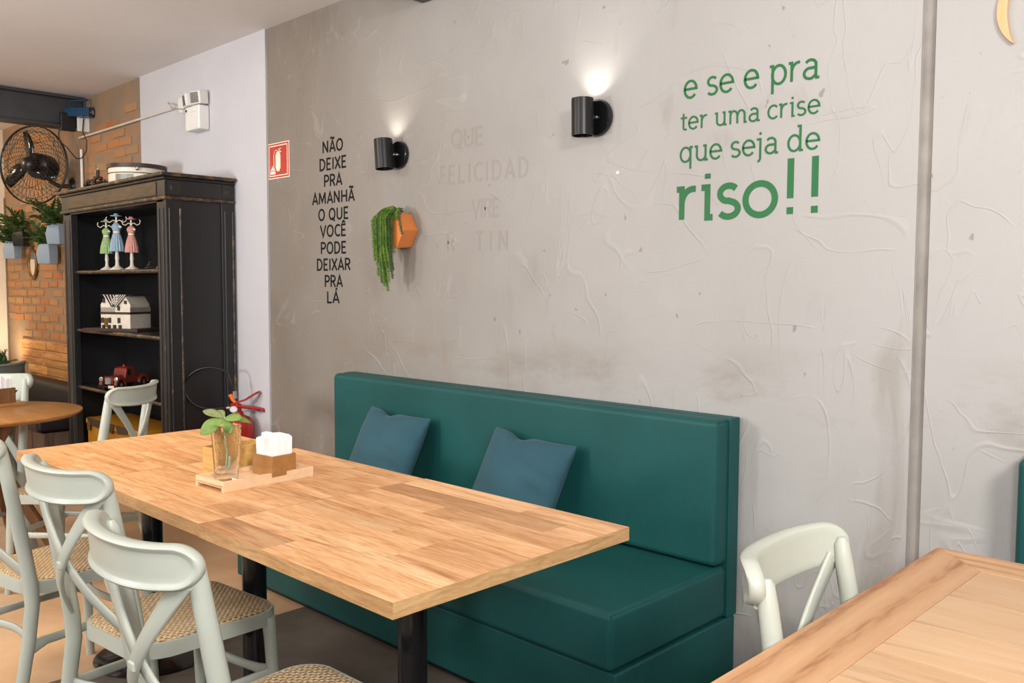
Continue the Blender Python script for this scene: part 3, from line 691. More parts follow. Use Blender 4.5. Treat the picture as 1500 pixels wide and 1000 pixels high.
# wall pots with ferns and oval mirror
def frond_mesh(L, droop, seed):
    rr = random.Random(seed); v = []; f = []; n = 9
    for i in range(n + 1):
        u = i / n; x = L * u; z = L * (.75 * u - droop * u * u)
        v.append((x, 0, z))
    mb = MB().tube([v[i] for i in range(n + 1)], .0016, 4)
    for i in range(1, n + 1):
        u = i / n; w = L * .26 * math.sin(PI * min(1, .15 + .8 * u)) + .010
        for s_ in (-1, 1):
            p = Vector(v[i]); q = p + Vector((L * .10, s_ * w, -.01)); m_ = p.lerp(q, .5) + Vector((.022, 0, .004)); m2 = p.lerp(q, .5) + Vector((-.018, 0, .002))
            mb.add([p, m_, q, m2], [(0, 1, 2, 3)])
    me = bpy.data.meshes.new('frond'); me.from_pydata(mb.v, [], mb.f); me.materials.append(M['fern']); return me
fm = [frond_mesh(.24, .75, 1), frond_mesh(.20, .35, 2), frond_mesh(.27, .95, 3)]
def wall_pot(x, y, z, s, label, mat='pot', fern=14, fs=1.0):
    t = thing('wall_pot', label, 'planter', (x, y, z), 0, None)
    h = s / 2; P = [(-h * .8, -h * .0), (-h, h * .1), (-h * .72, h * 1.0), (h * .72, h * 1.0), (h, h * .1), (h * .6, -h * .85), (0, -h), (-h * .6, -h * .85)]
    pts_b = [(-.7, .7), (.7, .7), (.9, -.1), (.0, -.95), (-.9, -.1)]
    pts_t = [(-.62, .7), (.62, .7), (.8, -.2), (.0, -.8), (-.8, -.2)]
    m_ = [(-.85, .7), (.85, .7), (1.05, -.2), (0, -1.1), (-1.05, -.2)]
    v = [(a * h * .9, b * h, -h) for a, b in pts_b] + [(a * h, b * h, 0) for a, b in m_] + [(a * h * 1.1, b * h, h) for a, b in pts_t]
    v += [(a * h * .95, b * h * .85, h) for a, b in pts_t] + [(a * h * .9, b * h * .85, h * .6) for a, b in pts_t]
    f = [(0, 1, 2, 3, 4)]
    for r in range(4): f += [(r * 5 + i, r * 5 + (i + 1) % 5, r * 5 + 5 + (i + 1) % 5, r * 5 + 5 + i) for i in range(5)]
    f.append((20, 21, 22, 23, 24))
    MB().add(v, f).build('pot', mat, t, bevel=.003)
    rr = random.Random(int(x * 100))
    for k in range(fern):
        a = PI + PI * (k + .5) / fern * 1.0 + rr.uniform(-.2, .2) if k % 3 else rr.uniform(PI * .95, 2.05 * PI)
        o = bpy.data.objects.new('frond', fm[k % 3]); COL.objects.link(o); o.parent = t
        o.location = (rr.uniform(-.02, .02), rr.uniform(-.02, .02) - .01, h * .55); s_ = rr.uniform(.7, 1.1) * fs
        o.scale = (s_,) * 3; o.rotation_euler = (rr.uniform(-.2, .2), -rr.uniform(0.15, 1.15), a)
    return t
wall_pot(-9.0, 2.645, 1.725, .16, 'blue grey wall pot with fern, leftmost on the brick wall', fs=1.1)
wall_pot(-8.12, 2.655, 1.67, .17, 'blue grey wall pot with fern right beside the oval mirror', fs=.95)
wall_pot(-7.88, 2.655, 1.83, .17, 'blue grey wall pot with fern, highest and touching the bookcase outline', fs=1.1)
wall_pot(-8.80, 2.66, 1.83, .15, 'black wall pot with fern between the blue grey pots', 'black', fs=1.0)
mi = thing('wall_mirror', 'small oval mirror in an antique gold frame on the brick wall', 'mirror', (-8.76, D - .02, 1.597))
k_ = 36
MB().tube([(.105 * math.cos(2 * PI * k / k_), 0, .125 * math.sin(2 * PI * k / k_)) for k in range(k_)], .016, 8, closed=True).build('frame', 'frame_gold', mi, smooth=True)
MB().lathe([(.001, .0), (.10, .0), (.10, .008), (.001, .008)], (0, -.002, 0), k_, 'Y', 1, 1.22).build('mirror_glass', 'mirror', mi)
MB().tube([(0, 0, .14), (-.01, .0, .16), (0.01, 0, .165), (0, 0, .14)], .005, 6).build('ornament', 'frame_gold', mi, smooth=True)

# rustic boards on the far wall
cl = thing('wood_cladding', 'rustic reclaimed wood boards fixed low on the brick wall left of the bookcase', 'wood cladding', (0, D - .006, 0))
rr = random.Random(11); z = .905; row = 0
for row, (hgt, xs) in enumerate(((.085, -9.15), (.075, -9.15), (.065, -9.15), (.08, -8.95), (.085, -8.7), (.09, -8.7), (.08, -8.7), (.12, -8.6))):
    x = xs
    while x < -6.98:
        L = rr.uniform(.45, .95); x1 = min(x + L, -6.95); th = rr.uniform(.012, .028)
        b = MB().box(0, x1 - x - .004, -th, 0, -hgt / 2 + .002, hgt / 2 - .002).build('board', 'rustic', cl, bevel=.002, seg=1, loc=(x, 0, z - hgt / 2))
        c = rr.uniform(.85, 1.35); b.color = (c, c * rr.uniform(.92, 1.02), c * rr.uniform(.85, 1.0), 1); x = x1
    z -= hgt
area('wall_uplight', (-9.2, 2.5, 0.68), (-9.28, 2.755, 1.1), .06, 2.2, (1.0, .80, .52), 140)
ul = thing('uplight', 'small black uplight at the foot of the far brick wall', 'lamp', (-9.2, 2.5, .0))
MB().lathe([(.07, 0), (.07, .02), (.012, .025), (.012, .56), (.04, .58), (.045, .655), (.038, .655), (.03, .60), (.001, .60)]).build('lamp_stand', 'black', ul, smooth=True)

# dark bench behind the round table
bn = thing('padded_bench', 'black padded bench with brown board front against the brick wall', 'bench', (0, 0, 0))
MB().box(-9.0, -6.80, 2.52, 2.70, .28, .60).build('back_cushion', 'black_fabric', bn, bevel=.04, seg=4)
MB().box(-9.0, -6.80, 2.12, 2.54, .34, .44).build('seat_cushion', 'black_fabric', bn, bevel=.03, seg=3)
x = -9.0
while x < -6.9:
    MB().box(x, x + .24, 2.16, 2.19, 0, .335).build('board', 'bench_wood', bn, bevel=.003, seg=1); x += .2455
MB().box(-9.0, -6.80, 2.19, 2.70, 0.0, .335).build('base', 'bench_wood', bn)

# plant in a white pot in the far corner
pp = thing('potted_plant', 'small green plant in a white pot at the far left edge', 'plant', (-6.88, 1.93, 0))
MB().lathe([(.16, 0), (.16, .02), (.02, .03), (.02, .70), (.12, .71), (.12, .73), (.001, .73)]).build('stand', 'black', pp, smooth=True)
MB().lathe([(.05, .73), (.07, .83), (.074, .835), (.064, .84), (.001, .82)]).build('pot', 'white', pp, smooth=True)
for k in range(16):
    o = bpy.data.objects.new('frond', fm[k % 3]); COL.objects.link(o); o.parent = pp; o.location = (0, 0, .82); o.scale = (.45,) * 3
    o.rotation_euler = (0, -.5 - .5 * (k % 3), k * 2.4)

# ================================================================== BOOKCASE
bc = thing('bookcase', 'tall black distressed wooden bookcase with worn brown edges against the white wall', 'bookcase', (0, 0, 0))
X0, X1, Y0, Y1 = -6.70, -5.06, 2.30, 2.735
MB().box(X1 - .035, X1 - .006, Y0 + .05, Y1, .09, 1.93).build('side_panel', 'ebony', bc)
MB().box(X0 + .006, X0 + .035, Y0 + .05, Y1, .09, 1.93).build('side_panel', 'ebony', bc)
MB().box(X0 + .02, X1 - .02, Y1 - .02, Y1, .09, 1.93).build('back_panel', 'ebony', bc)
MB().box(X0 - .01, X1 + .01, Y0 - .01, Y1, 0, .10).build('plinth', 'ebony', bc, bevel=.006)
for xa, xb in ((X0, X0 + .145), (X1 - .115, X1)):
    MB().box(xa, xb, Y0, Y0 + .05, .10, 1.93).build('stile', 'ebony', bc, bevel=.004)
    MB().tube([(xa + .03, Y0 - .001, .16), (xa + .03, Y0 - .001, 1.86)], .005, 8).build('bead', 'edge_light', bc, smooth=True)
    MB().tube([(xb - .03, Y0 - .001, .16), (xb - .03, Y0 - .001, 1.86)], .005, 8).build('bead', 'edge_light', bc, smooth=True)
for ya, yb in ((Y0 + .0, Y0 + .10), (Y1 - .085, Y1)):
    MB().box(X1 - .006, X1 + .006, ya, yb, .10, 1.93).build('side_stile', 'ebony', bc, bevel=.003)
    MB().tube([(X1 + .006, ya + .022, .15), (X1 + .006, ya + .022, 1.86)], .006, 8).build('bead', 'edge_light', bc, smooth=True)
    MB().tube([(X1 + .006, yb - .012, .15), (X1 + .006, yb - .012, 1.86)], .007, 8).build('bead', 'edge', bc, smooth=True)
MB().box(X0 - .005, X1 + .008, Y0 - .006, Y1, 1.93, 2.025).build('frieze', 'ebony', bc, bevel=.003)
MB().box(X0 + .13, X1 - .10, Y0 - .012, Y0 - .004, 1.937, 2.018).build('frieze_panel', 'frieze', bc, bevel=.003)
def molding(z0, z1, out, mat):
    m = MB(); P = [(X0 - out, Y0 - out), (X1 + out, Y0 - out), (X1 + out, Y1), (X0 - out, Y1)]
    return m.prism(P, 'Z', z0, z1).build('molding', mat, bc, bevel=min(.008, (z1 - z0) * .4), seg=3)
molding(1.908, 1.93, .018, 'edge'); molding(2.025, 2.042, .02, 'ebony'); molding(2.042, 2.064, .04, 'edge')
for ys in (Y0 + .05, Y1 - .045):
    r = MB().lathe([(.001, .007), (.018, .006), (.024, .0)], (X1 + .010, ys, 1.978), 12, 'X')
    r.box(X1 + .006, X1 + .012, ys - .036, ys + .036, 1.945, 2.012); r.build('rosette', 'edge_light', bc)
MB().box(X0 + .03, X1 - .03, Y0 + .0, Y1 - .01, 1.898, 1.907).build('top_panel', 'ebony', bc)
for zs in (1.508, 1.100, .698, .25):
    s_ = MB().box(X0 + .04, X1 - .04, Y0 + .03, Y1 - .02, zs - .025, zs).build('shelf', 'ebony', bc)
    MB().tube([(X0 + .145, Y0 + .03, zs - .012), (X1 - .115, Y0 + .03, zs - .012)], .0125, 8).build('shelf_edge', 'edge', s_, smooth=True)
for k, x in enumerate((-5.27, -5.22)):
    tag(MB().tube([(x, Y0 + .1, 1.484), (x, Y0 + .1, 1.46), (x + .012, Y0 + .09, 1.442), (x + .024, Y0 + .08, 1.45), (x + .03, Y0 + .08, 1.465)], .003, 6).build('cup_hook', 'chrome', smooth=True), ('left' if k == 0 else 'right') + ' one of two tiny metal hooks under the top shelf of the bookcase', 'hook', 'hooks under the top shelf')

# --- things on the bookcase
def dress_stand(x, y, h, dm, hat, rz, label):
    t = thing('jewellery_stand', label, 'jewellery stand', (x, y, 1.508), rz, 'dress figure stands'); s = h / .34
    MB().lathe([(.045 * s, 0), (.045 * s, .006), (.018 * s, .022 * s), (.012 * s, .03 * s), (.010 * s, .06 * s), (.013 * s, .07 * s), (.009 * s, .12 * s)], n=16).build('base', 'off_white', t, smooth=True)
    mb = MB(); v = []; nn = 32
    for (r, z) in ((.044, .115), (.041, .15), (.034, .185), (.024, .222), (.019, .232)):
        for k in range(nn): a = 2 * PI * k / nn; q = r * s * (1 + (.07 if k % 2 else -.05) * min(1, (.232 - z) * 18)); v.append((q * math.cos(a), q * .8 * math.sin(a), z * s))
    f = [(i * nn + k, i * nn + (k + 1) % nn, (i + 1) * nn + (k + 1) % nn, (i + 1) * nn + k) for i in range(4) for k in range(nn)] + [tuple(range(nn))]
    mb.add(v, f).build('skirt', dm, t)
    MB().lathe([(.022 * s, .230 * s), (.022 * s, .240 * s)], n=16, sy=.8).build('belt', 'off_white', t)
    MB().lathe([(.021 * s, .239 * s), (.030 * s, .262 * s), (.031 * s, .272 * s), (.020 * s, .285 * s), (.009 * s, .292 * s)], n=16, sy=.8).build('bodice', dm, t, smooth=True)
    MB().tube([(.02 * s, -.01, .27 * s), (.036 * s, -.012, .268 * s), (.038 * s, -.01, .262 * s)], .006 * s, 6).build('sleeve', 'off_white', t, smooth=True)
    MB().tube([(0, 0, .29 * s), (0, 0, .335 * s)], .006 * s, 8).build('neck', 'off_white', t, smooth=True)
    for sg_ in (-1, 1):
        MB().tube([(0, 0, .300 * s), (sg_ * .022 * s, 0, .310 * s), (sg_ * .046 * s, 0, .295 * s), (sg_ * .066 * s, 0, .303 * s), (sg_ * .072 * s, 0, .322 * s), (sg_ * .064 * s, 0, .330 * s)], .0028 * s, 6).build('arm_hook', 'off_white', t, smooth=True)
    MB().lathe([(.001, .330 * s), (.034 * s, .333 * s), (.034 * s, .337 * s), (.016 * s, .340 * s), (.013 * s, .350 * s), (.001, .352 * s)], n=18).build('hat', hat, t, smooth=True)
dress_stand(-6.19, 2.40, .335, 'dress_green', 'dress_green', .5, 'green dress figure stand on the top bookcase shelf, leftmost of three')
dress_stand(-5.955, 2.375, .36, 'dress_blue', 'dress_blue', .6, 'blue dress figure stand on the top bookcase shelf, tallest and middle')
dress_stand(-5.83, 2.42, .335, 'dress_pink', 'dress_pink', .5, 'pink dress figure stand on the top bookcase shelf, rightmost of three')
og = thing('metal_ornament', 'dark metal ornament with a pale ring top on the top bookcase shelf', 'ornament', (-5.42, 2.45, 1.508))
MB().lathe([(.05, 0), (.05, .01), (.03, .03), (.036, .06), (.03, .09)], n=18).build('body', 'satin_black', og, smooth=True)
MB().tube([(.032 * math.cos(2 * PI * k / 20), .032 * math.sin(2 * PI * k / 20), .095) for k in range(20)], .004, 6, closed=True).build('ring', 'chrome', og, smooth=True)
for k in range(3): MB().tube([(-.06, -.03, .015 + .018 * k), (-.12 + .02 * k, -.05, .012 + .018 * k), (-.17 + .03 * k, -.05, .006 + .015 * k)], .004, 6).build('prong', 'satin_black', og, smooth=True)

hs = thing('model_house', 'white model house with black and white striped roof on the middle bookcase shelf', 'model house', (-5.98, 2.43, 1.10), .45)
MB().box(-.25, .2, -.12, .13, 0, .022).build('base', 'dark_wood', hs, bevel=.003)
MB().box(-.12, .12, -.09, .10, .022, .16).build('wall', 'house', hs)
MB().box(-.122, .122, -.094, .10, .115, .130).build('band', 'dark_wood', hs)
mb = MB(); mb.prism([(-.12, .13), (.0, .13), (.0, .18), (-.06, .245), (-.12, .18)], 'Y', -.09, .09); mb.prism([(.0, .13), (.12, .13), (.12, .18), (.08, .235), (.02, .18), (0, .18)], 'Y', -.088, .09); mb.build('gable', 'house', hs)
def stripes(x0, z0, x1, z1, w, dirn):
    pass
mb = MB(); mb.prism([(-.085, .245), (.10, .245), (.02, .165), (-.03, .165)], 'Y', -.102, -.094); mb.box(-.13, .13, -.08, .10, .24, .246); mb.build('roof', 'black', hs)
for k in range(5):
    o_ = .020 * k
    MB().prism([(-.085 + o_ * 1.35, .245), (-.078 + o_ * 1.35, .245), (-.022 + o_ * .65, .1665 + o_ * .35), (-.029 + o_ * .65, .1665 + o_ * .35)], 'Y', -.1045, -.102).build('roof_stripe', 'off_white', hs)
    MB().prism([(.100 - o_ * .9, .245), (.093 - o_ * .9, .245), (.012 - o_ * .45, .1665 + o_ * .35), (.019 - o_ * .45, .1665 + o_ * .35)], 'Y', -.1045, -.102).build('roof_stripe', 'off_white', hs)
for (x, z, w, h) in ((-.105, .065, .02, .035), (-.045, .065, .02, .035), (.03, .065, .02, .035), (-.09, .195, .018, .03), (.03, .145, .018, .03), (.085, .185, .018, .022)):
    MB().box(x - w / 2, x + w / 2, -.096, -.089, z - h / 2 + .01, z + h / 2 + .01).build('window', 'dark_wood', hs)
MB().box(-.088, -.062, -.098, -.089, .03, .09).build('door', 'frame_gold', hs)
for k in range(4): MB().box(-.10 + .045 * k, -.085 + .045 * k, -.105, -.09, .022, .045).build('porch_post', 'dark_wood', hs)

tr = thing('toy_truck', 'vintage red toy truck on the lower bookcase shelf', 'toy truck', (-6.12, 2.47, .698), math.radians(-150))
mb = MB(); mb.prism([(-.19, .045), (-.03, .045), (-.03, .085), (-.19, .085)], 'X', -.05, .05); mb.build('cargo_bed', 'toy_red', tr, bevel=.006)
MB().prism([(-.05, .04), (.05, .04), (.055, .085), (.04, .14), (.02, .15), (-.03, .15), (-.05, .13)], 'X', -.05, .05).build('cab', 'toy_red', tr, bevel=.008, seg=3)
MB().prism([(.05, .04), (.16, .04), (.165, .075), (.15, .095), (.05, .10)], 'X', -.035, .035).build('bonnet', 'toy_red', tr, bevel=.012, seg=3)
for s_ in (-1, 1):
    MB().prism([(.0, .095), (.03, .095), (.03, .135), (.0, .135)], 'X', s_ * .0505, s_ * .052).build('side_window', 'black', tr)
    for yy in (.115, -.12):
        MB().tube([(s_ * .058, yy + .045 * math.cos(a), .038 + .045 * math.sin(a)) for a in [PI * k / 8 for k in range(9)]], .014, 8).build('fender', 'toy_red', tr, smooth=True)
        w = MB().lathe([(.001, -.01), (.03, -.01), (.034, -.006), (.034, .006), (.03, .01), (.001, .01)], (s_ * .055, yy, .034), 18, 'X').build('wheel', 'black', tr, smooth=True)
        MB().lathe([(.001, s_ * .013), (.015, s_ * .011)], (s_ * .055, yy, .034), 12, 'X').build('hubcap', 'chrome', w, smooth=True)
    MB().lathe([(.014, -.01), (.016, .006), (.001, .012)], (s_ * .058, .155, .078), 12, 'Y').build('headlight', 'chrome', tr, smooth=True)
MB().box(-.022, .022, .162, .168, .045, .088).build('grille', 'chrome', tr, bevel=.002)
MB().box(-.07, .07, .168, .176, .022, .036).build('bumper', 'satin_black', tr, bevel=.003)
MB().box(-.055, -.01, .176, .178, .02, .038).build('plate', 'label', tr)
MB().ball((0, -.0, .155), .01).build('roof_light', 'red', tr, smooth=True)

yc = thing('yellow_case', 'yellow case with black lid patches on the bottom bookcase shelf behind a chair', 'case', (-6.02, 2.52, .25))
MB().box(-.52, .40, -.15, .15, 0, .17).build('body', 'yellow', yc, bevel=.012)
MB().box(-.53, .41, -.16, .16, .165, .215).build('lid', 'yellow', yc, bevel=.015, seg=3)
mb = MB(); mb.prism([(-.48, .217), (.0, .217), (-.04, .15), (-.12, .17), (-.18, .12), (-.28, .165), (-.42, .17)], 'Y', -.166, -.160); mb.prism([(.02, .217), (.22, .217), (.20, .175), (.05, .16)], 'Y', -.166, -.160); mb.build('dark_patch', 'dark_wood', yc)
MB().box(.10, .30, -.155, -.149, .05, .13).build('label_plate', 'black', yc, bevel=.003)
for x in (-.45, .36): MB().box(x - .02, x + .02, -.172, -.16, .13, .19).build('latch', 'frame_gold', yc, bevel=.003)

dr = thing('round_case', 'round cream case with dark rim and grey panel on top of the bookcase', 'case', (-5.86, 2.48, 2.064))
MB().lathe([(.175, 0), (.175, .115), (.001, .115)], n=40).build('drum_body', 'drum', dr, smooth=True)
MB().lathe([(.181, .098), (.185, .10), (.185, .125), (.001, .128)], n=40).build('lid', 'dark_wood', dr, smooth=True)
MB().tube([(.178 * math.cos(2 * PI * k / 40), .178 * math.sin(2 * PI * k / 40), .065) for k in range(40)], .003, 5, closed=True).build('groove_line', 'gold', dr)
a0 = math.radians(-50); mb = MB(); v = []
for i in range(7):
    a = a0 + (i - 3) * .11
    for z in (.0, .055): v.append((.1785 * math.cos(a), .1785 * math.sin(a), z))
mb.add(v, [(2 * i, 2 * i + 2, 2 * i + 3, 2 * i + 1) for i in range(6)]).build('panel', 'grey_glass', dr)
MB().ball((.165, -.07, .09), .014).build('clasp', 'chrome', dr, smooth=True)
gd = thing('dried_garland', 'dark dried flower and metal ornament beside the round case on the bookcase', 'ornament', (-6.16, 2.33, 2.064))
mb = MB(); rr = random.Random(5)
for k in range(26):
    a = rr.uniform(-.15, .12); mb.ball((a, rr.uniform(-.03, .04), .012 + max(0, .05 - abs(a) * .3) * rr.random() + .01), rr.uniform(.008, .018), 7, 5, (1, 1, .8))
mb.build('dried_flowers', 'dark_wood', gd)
MB().tube([(-.02, 0, .02), (.0, 0, .10), (.03, .0, .12), (.035, 0, .06)], .006, 6).build('hook', 'chrome', gd, smooth=True)
MB().tube([(.0, -.02, .02), (.07, -.03, .05), (.12, -.03, .06), (.12, -.03, .10)], .010, 6).build('branch', 'dark_wood', gd, smooth=True)

# ================================================================== FIRE EXTINGUISHER
fe = thing('fire_extinguisher', 'red fire extinguisher with black hose hung beside the bookcase', 'fire extinguisher', (-4.87, 2.636, .12))
fe.scale = (1.15, 1.15, 1.0)
MB().lathe([(.001, 0), (.075, 0), (.083, .008), (.083, .43), (.078, .465), (.062, .492), (.035, .508), (.028, .515), (.028, .53), (.001, .53)], n=32).build('cylinder', 'red', fe, smooth=True)
dirx = Vector((.72, .69, 0))   # levers point along this
def q(a, z, s=0): p = dirx * a + Vector((dirx.y, -dirx.x, 0)) * s; return (p.x, p.y, z)
MB().tube([(0, 0, .52), (0, 0, .575)], .02, 12).build('valve', 'red', fe, smooth=True)
MB().strap([q(-.03, .572), q(.0, .585), q(.04, .60), q(.11, .648), q(.115, .650)], (0, 0, 1), [.045, .045, .045, .04, .03], .010).build('lever', 'red', fe)
MB().strap([q(-.02, .565), q(.03, .562), q(.09, .552), q(.14, .545), q(.145, .53)], (0, 0, 1), [.045, .048, .048, .046, .04], .012).build('handle', 'red', fe)
MB().strap([q(.02, .552), q(.08, .540), q(.12, .530), q(.14, .528)], (0, 0, 1), .02, .006).build('handle_guard', 'chrome', fe)
gp = Vector(q(-.01, .548, .03))
g = MB().lathe([(.021, 0), (.021, .012), (.001, .012)], (0, 0, 0), 18, 'Z').build('gauge', 'chrome', fe, smooth=True, loc=gp, rot=Vector((.80, -.58, .05)).to_track_quat('Z', 'Y').to_euler())
MB().lathe([(.017, .012), (.017, .0135), (.001, .0135)], (0, 0, 0), 18).build('dial', 'label', g)
MB().tube([q(.0, .575, .01), q(-.02, .60, .01), q(-.035, .635, .01)], [.007, .011, .013], 8).build('safety_pin', 'orange', fe, smooth=True)
MB().tube([q(-.01, .53, .03), q(-.02, .50, .045), q(-.03, .48, .06)], .003, 5).build('cord', 'orange', fe, smooth=True)
hp = []
for i in range(25):
    a = math.radians(25 + 245 * i / 24); hp.append(q(-.135 + .135 * math.cos(a), .672 + .125 * math.sin(a) - .0 * i, .02))
hp = [q(-.01, .615, .01), q(-.015, .64, .012), q(-.02, .68, .015)] + hp[2:] + [q(-.06, .552, .01), q(-.03, .552, .005)]
MB().tube(hp, .007, 8).build('hose', 'satin_black', fe, smooth=True)
MB().tube([q(-.055, .552, .008), q(-.02, .552, .004)], .011, 10).build('hose_fitting', 'chrome', fe, smooth=True)
MB().tube([q(-.012, .655, .012), q(-.008, .61, .01)], .011, 10).build('hose_fitting', 'chrome', fe, smooth=True)
def wraplabel(z0, z1, a0, a1, r, nm):
    v = []
    for i in range(7):
        a = math.radians(a0 + (a1 - a0) * i / 6)
        for z in (z0, z1): v.append((r * math.cos(a), r * math.sin(a), z))
    MB().add(v, [(2 * i, 2 * i + 2, 2 * i + 3, 2 * i + 1) for i in range(6)]).build(nm, 'label', fe)
wraplabel(.452, .47, -62, -22, .0845, 'label'); wraplabel(.40, .43, -70, -38, .0845, 'label')
MB().box(-.03, .03, .075, .092, .30, .36).build('wall_bracket', 'satin_black', fe, bevel=.003)

# ================================================================== BENCH SOFAS
def sofa(x0, x1, label, sx=None):
    t = thing('bench_sofa', label, 'sofa', (x0, 0, 0)); L = x1 - x0
    MB().box(.01, L - .005, 2.055, 2.745, .03, .252).build('base', 'sofa', t, bevel=.008, seg=3)
    MB().box(.05, L - .05, 2.09, 2.70, 0, .035).build('plinth', 'black', t)
    MB().box(0, L, 2.685, 2.748, .256, .958).build('back_panel', 'sofa', t, bevel=.006, seg=3)
    c = MB().box(.0, L - .008, 2.035, 2.69, .257, .44).build('seat_cushion', 'sofa', t, bevel=.022, seg=5)
    b = MB().box(.0, L - .008, 2.612, 2.70, .445, .957).build('back_cushion', 'sofa', t, bevel=.024, seg=5)
    def loop(par, xa, ya, yb, za, zb, yfront=True):
        MB().tube([(xa, ya, za), (xa, ya, zb)], .0028, 6).build('piping', 'sofa', par)
        MB().tube([(xa, ya, zb), (xa, yb, zb)], .0028, 6).build('piping', 'sofa', par)
    loop(c, L - .015, 2.042, 2.68, .28, .4335); loop(b, L - .015, 2.619, 2.68, .47, .9505)
    return t
sofa(-3.835, -1.555, 'long teal leatherette bench sofa against the concrete wall behind the joined tables')
sofa(-.655, 1.9, 'second teal bench sofa cut off by the right edge of the picture')

def pillow(x, y, z, w, h, th, lean, roll, label, seed, rz=0.0):
    rr = random.Random(seed); n = 22; v = []; f = []
    ph = [rr.uniform(0, 6) for _ in range(6)]
    for side in (1, -1):
        for j in range(n + 1):
            for i in range(n + 1):
                u, w_ = 2 * i / n - 1, 2 * j / n - 1
                e = (1 - abs(u) ** 2.6) * (1 - abs(w_) ** 2.6)
                pin = 1 - .06 * (1 - abs(w_) ** 2) * abs(u) ** 2 * 1.0
                pin2 = 1 - .06 * (1 - abs(u) ** 2) * abs(w_) ** 2
                px = u * w / 2 * pin; pz = w_ * h / 2 * pin2
                wr_ = .007 * math.sin(5 * u + 3 * w_ + ph[0]) * e + .008 * math.sin(8 * u + 11 * w_ + ph[1]) * e * max(0, u * .7 - w_ * .5) + .012 * math.sin(20 * w_ + 5 * u + ph[2]) * max(0, u) ** 1.5 * e ** .5
                if w_ > .5 and abs(u + .25) < .35: pz -= .022 * (w_ - .5) * 2 * math.cos((u + .25) / .35 * PI / 2) ** 2
                v.append((px, side * (th / 2 * max(0, e) ** .55) + (wr_ if side < 0 else 0), pz))
    m = (n + 1) ** 2
    for s_ in (0, 1):
        for j in range(n):
            for i in range(n):
                a = s_ * m + j * (n + 1) + i; f.append((a, a + 1, a + n + 2, a + n + 1))
    me = bpy.data.meshes.new('cushion'); me.from_pydata(v, [], f); bm = bmesh.new(); bm.from_mesh(me)
    bmesh.ops.remove_doubles(bm, verts=bm.verts, dist=.0008); bmesh.ops.recalc_face_normals(bm, faces=bm.faces); bm.to_mesh(me); bm.free()
    me.materials.append(M['pillow'])
    for p in me.polygons: p.use_smooth = True
    o = bpy.data.objects.new('throw_pillow', me); COL.objects.link(o)
    o.location = (x, y, z); o.rotation_euler = (-lean, roll, rz)
    s2 = o.modifiers.new('s', 'SUBSURF'); s2.levels = 1; s2.render_levels = 1
    return tag(o, label, 'cushion', 'petrol blue throw pillows')
pillow(-3.225, 2.478, .640, .46, .42, .13, .46, .03, 'crumpled petrol blue throw pillow at the far left end of the teal sofa', 1)
pillow(-2.375, 2.478, .632, .46, .42, .13, .46, .06, 'petrol blue throw pillow at the middle of the teal sofa, nearer the camera', 2)

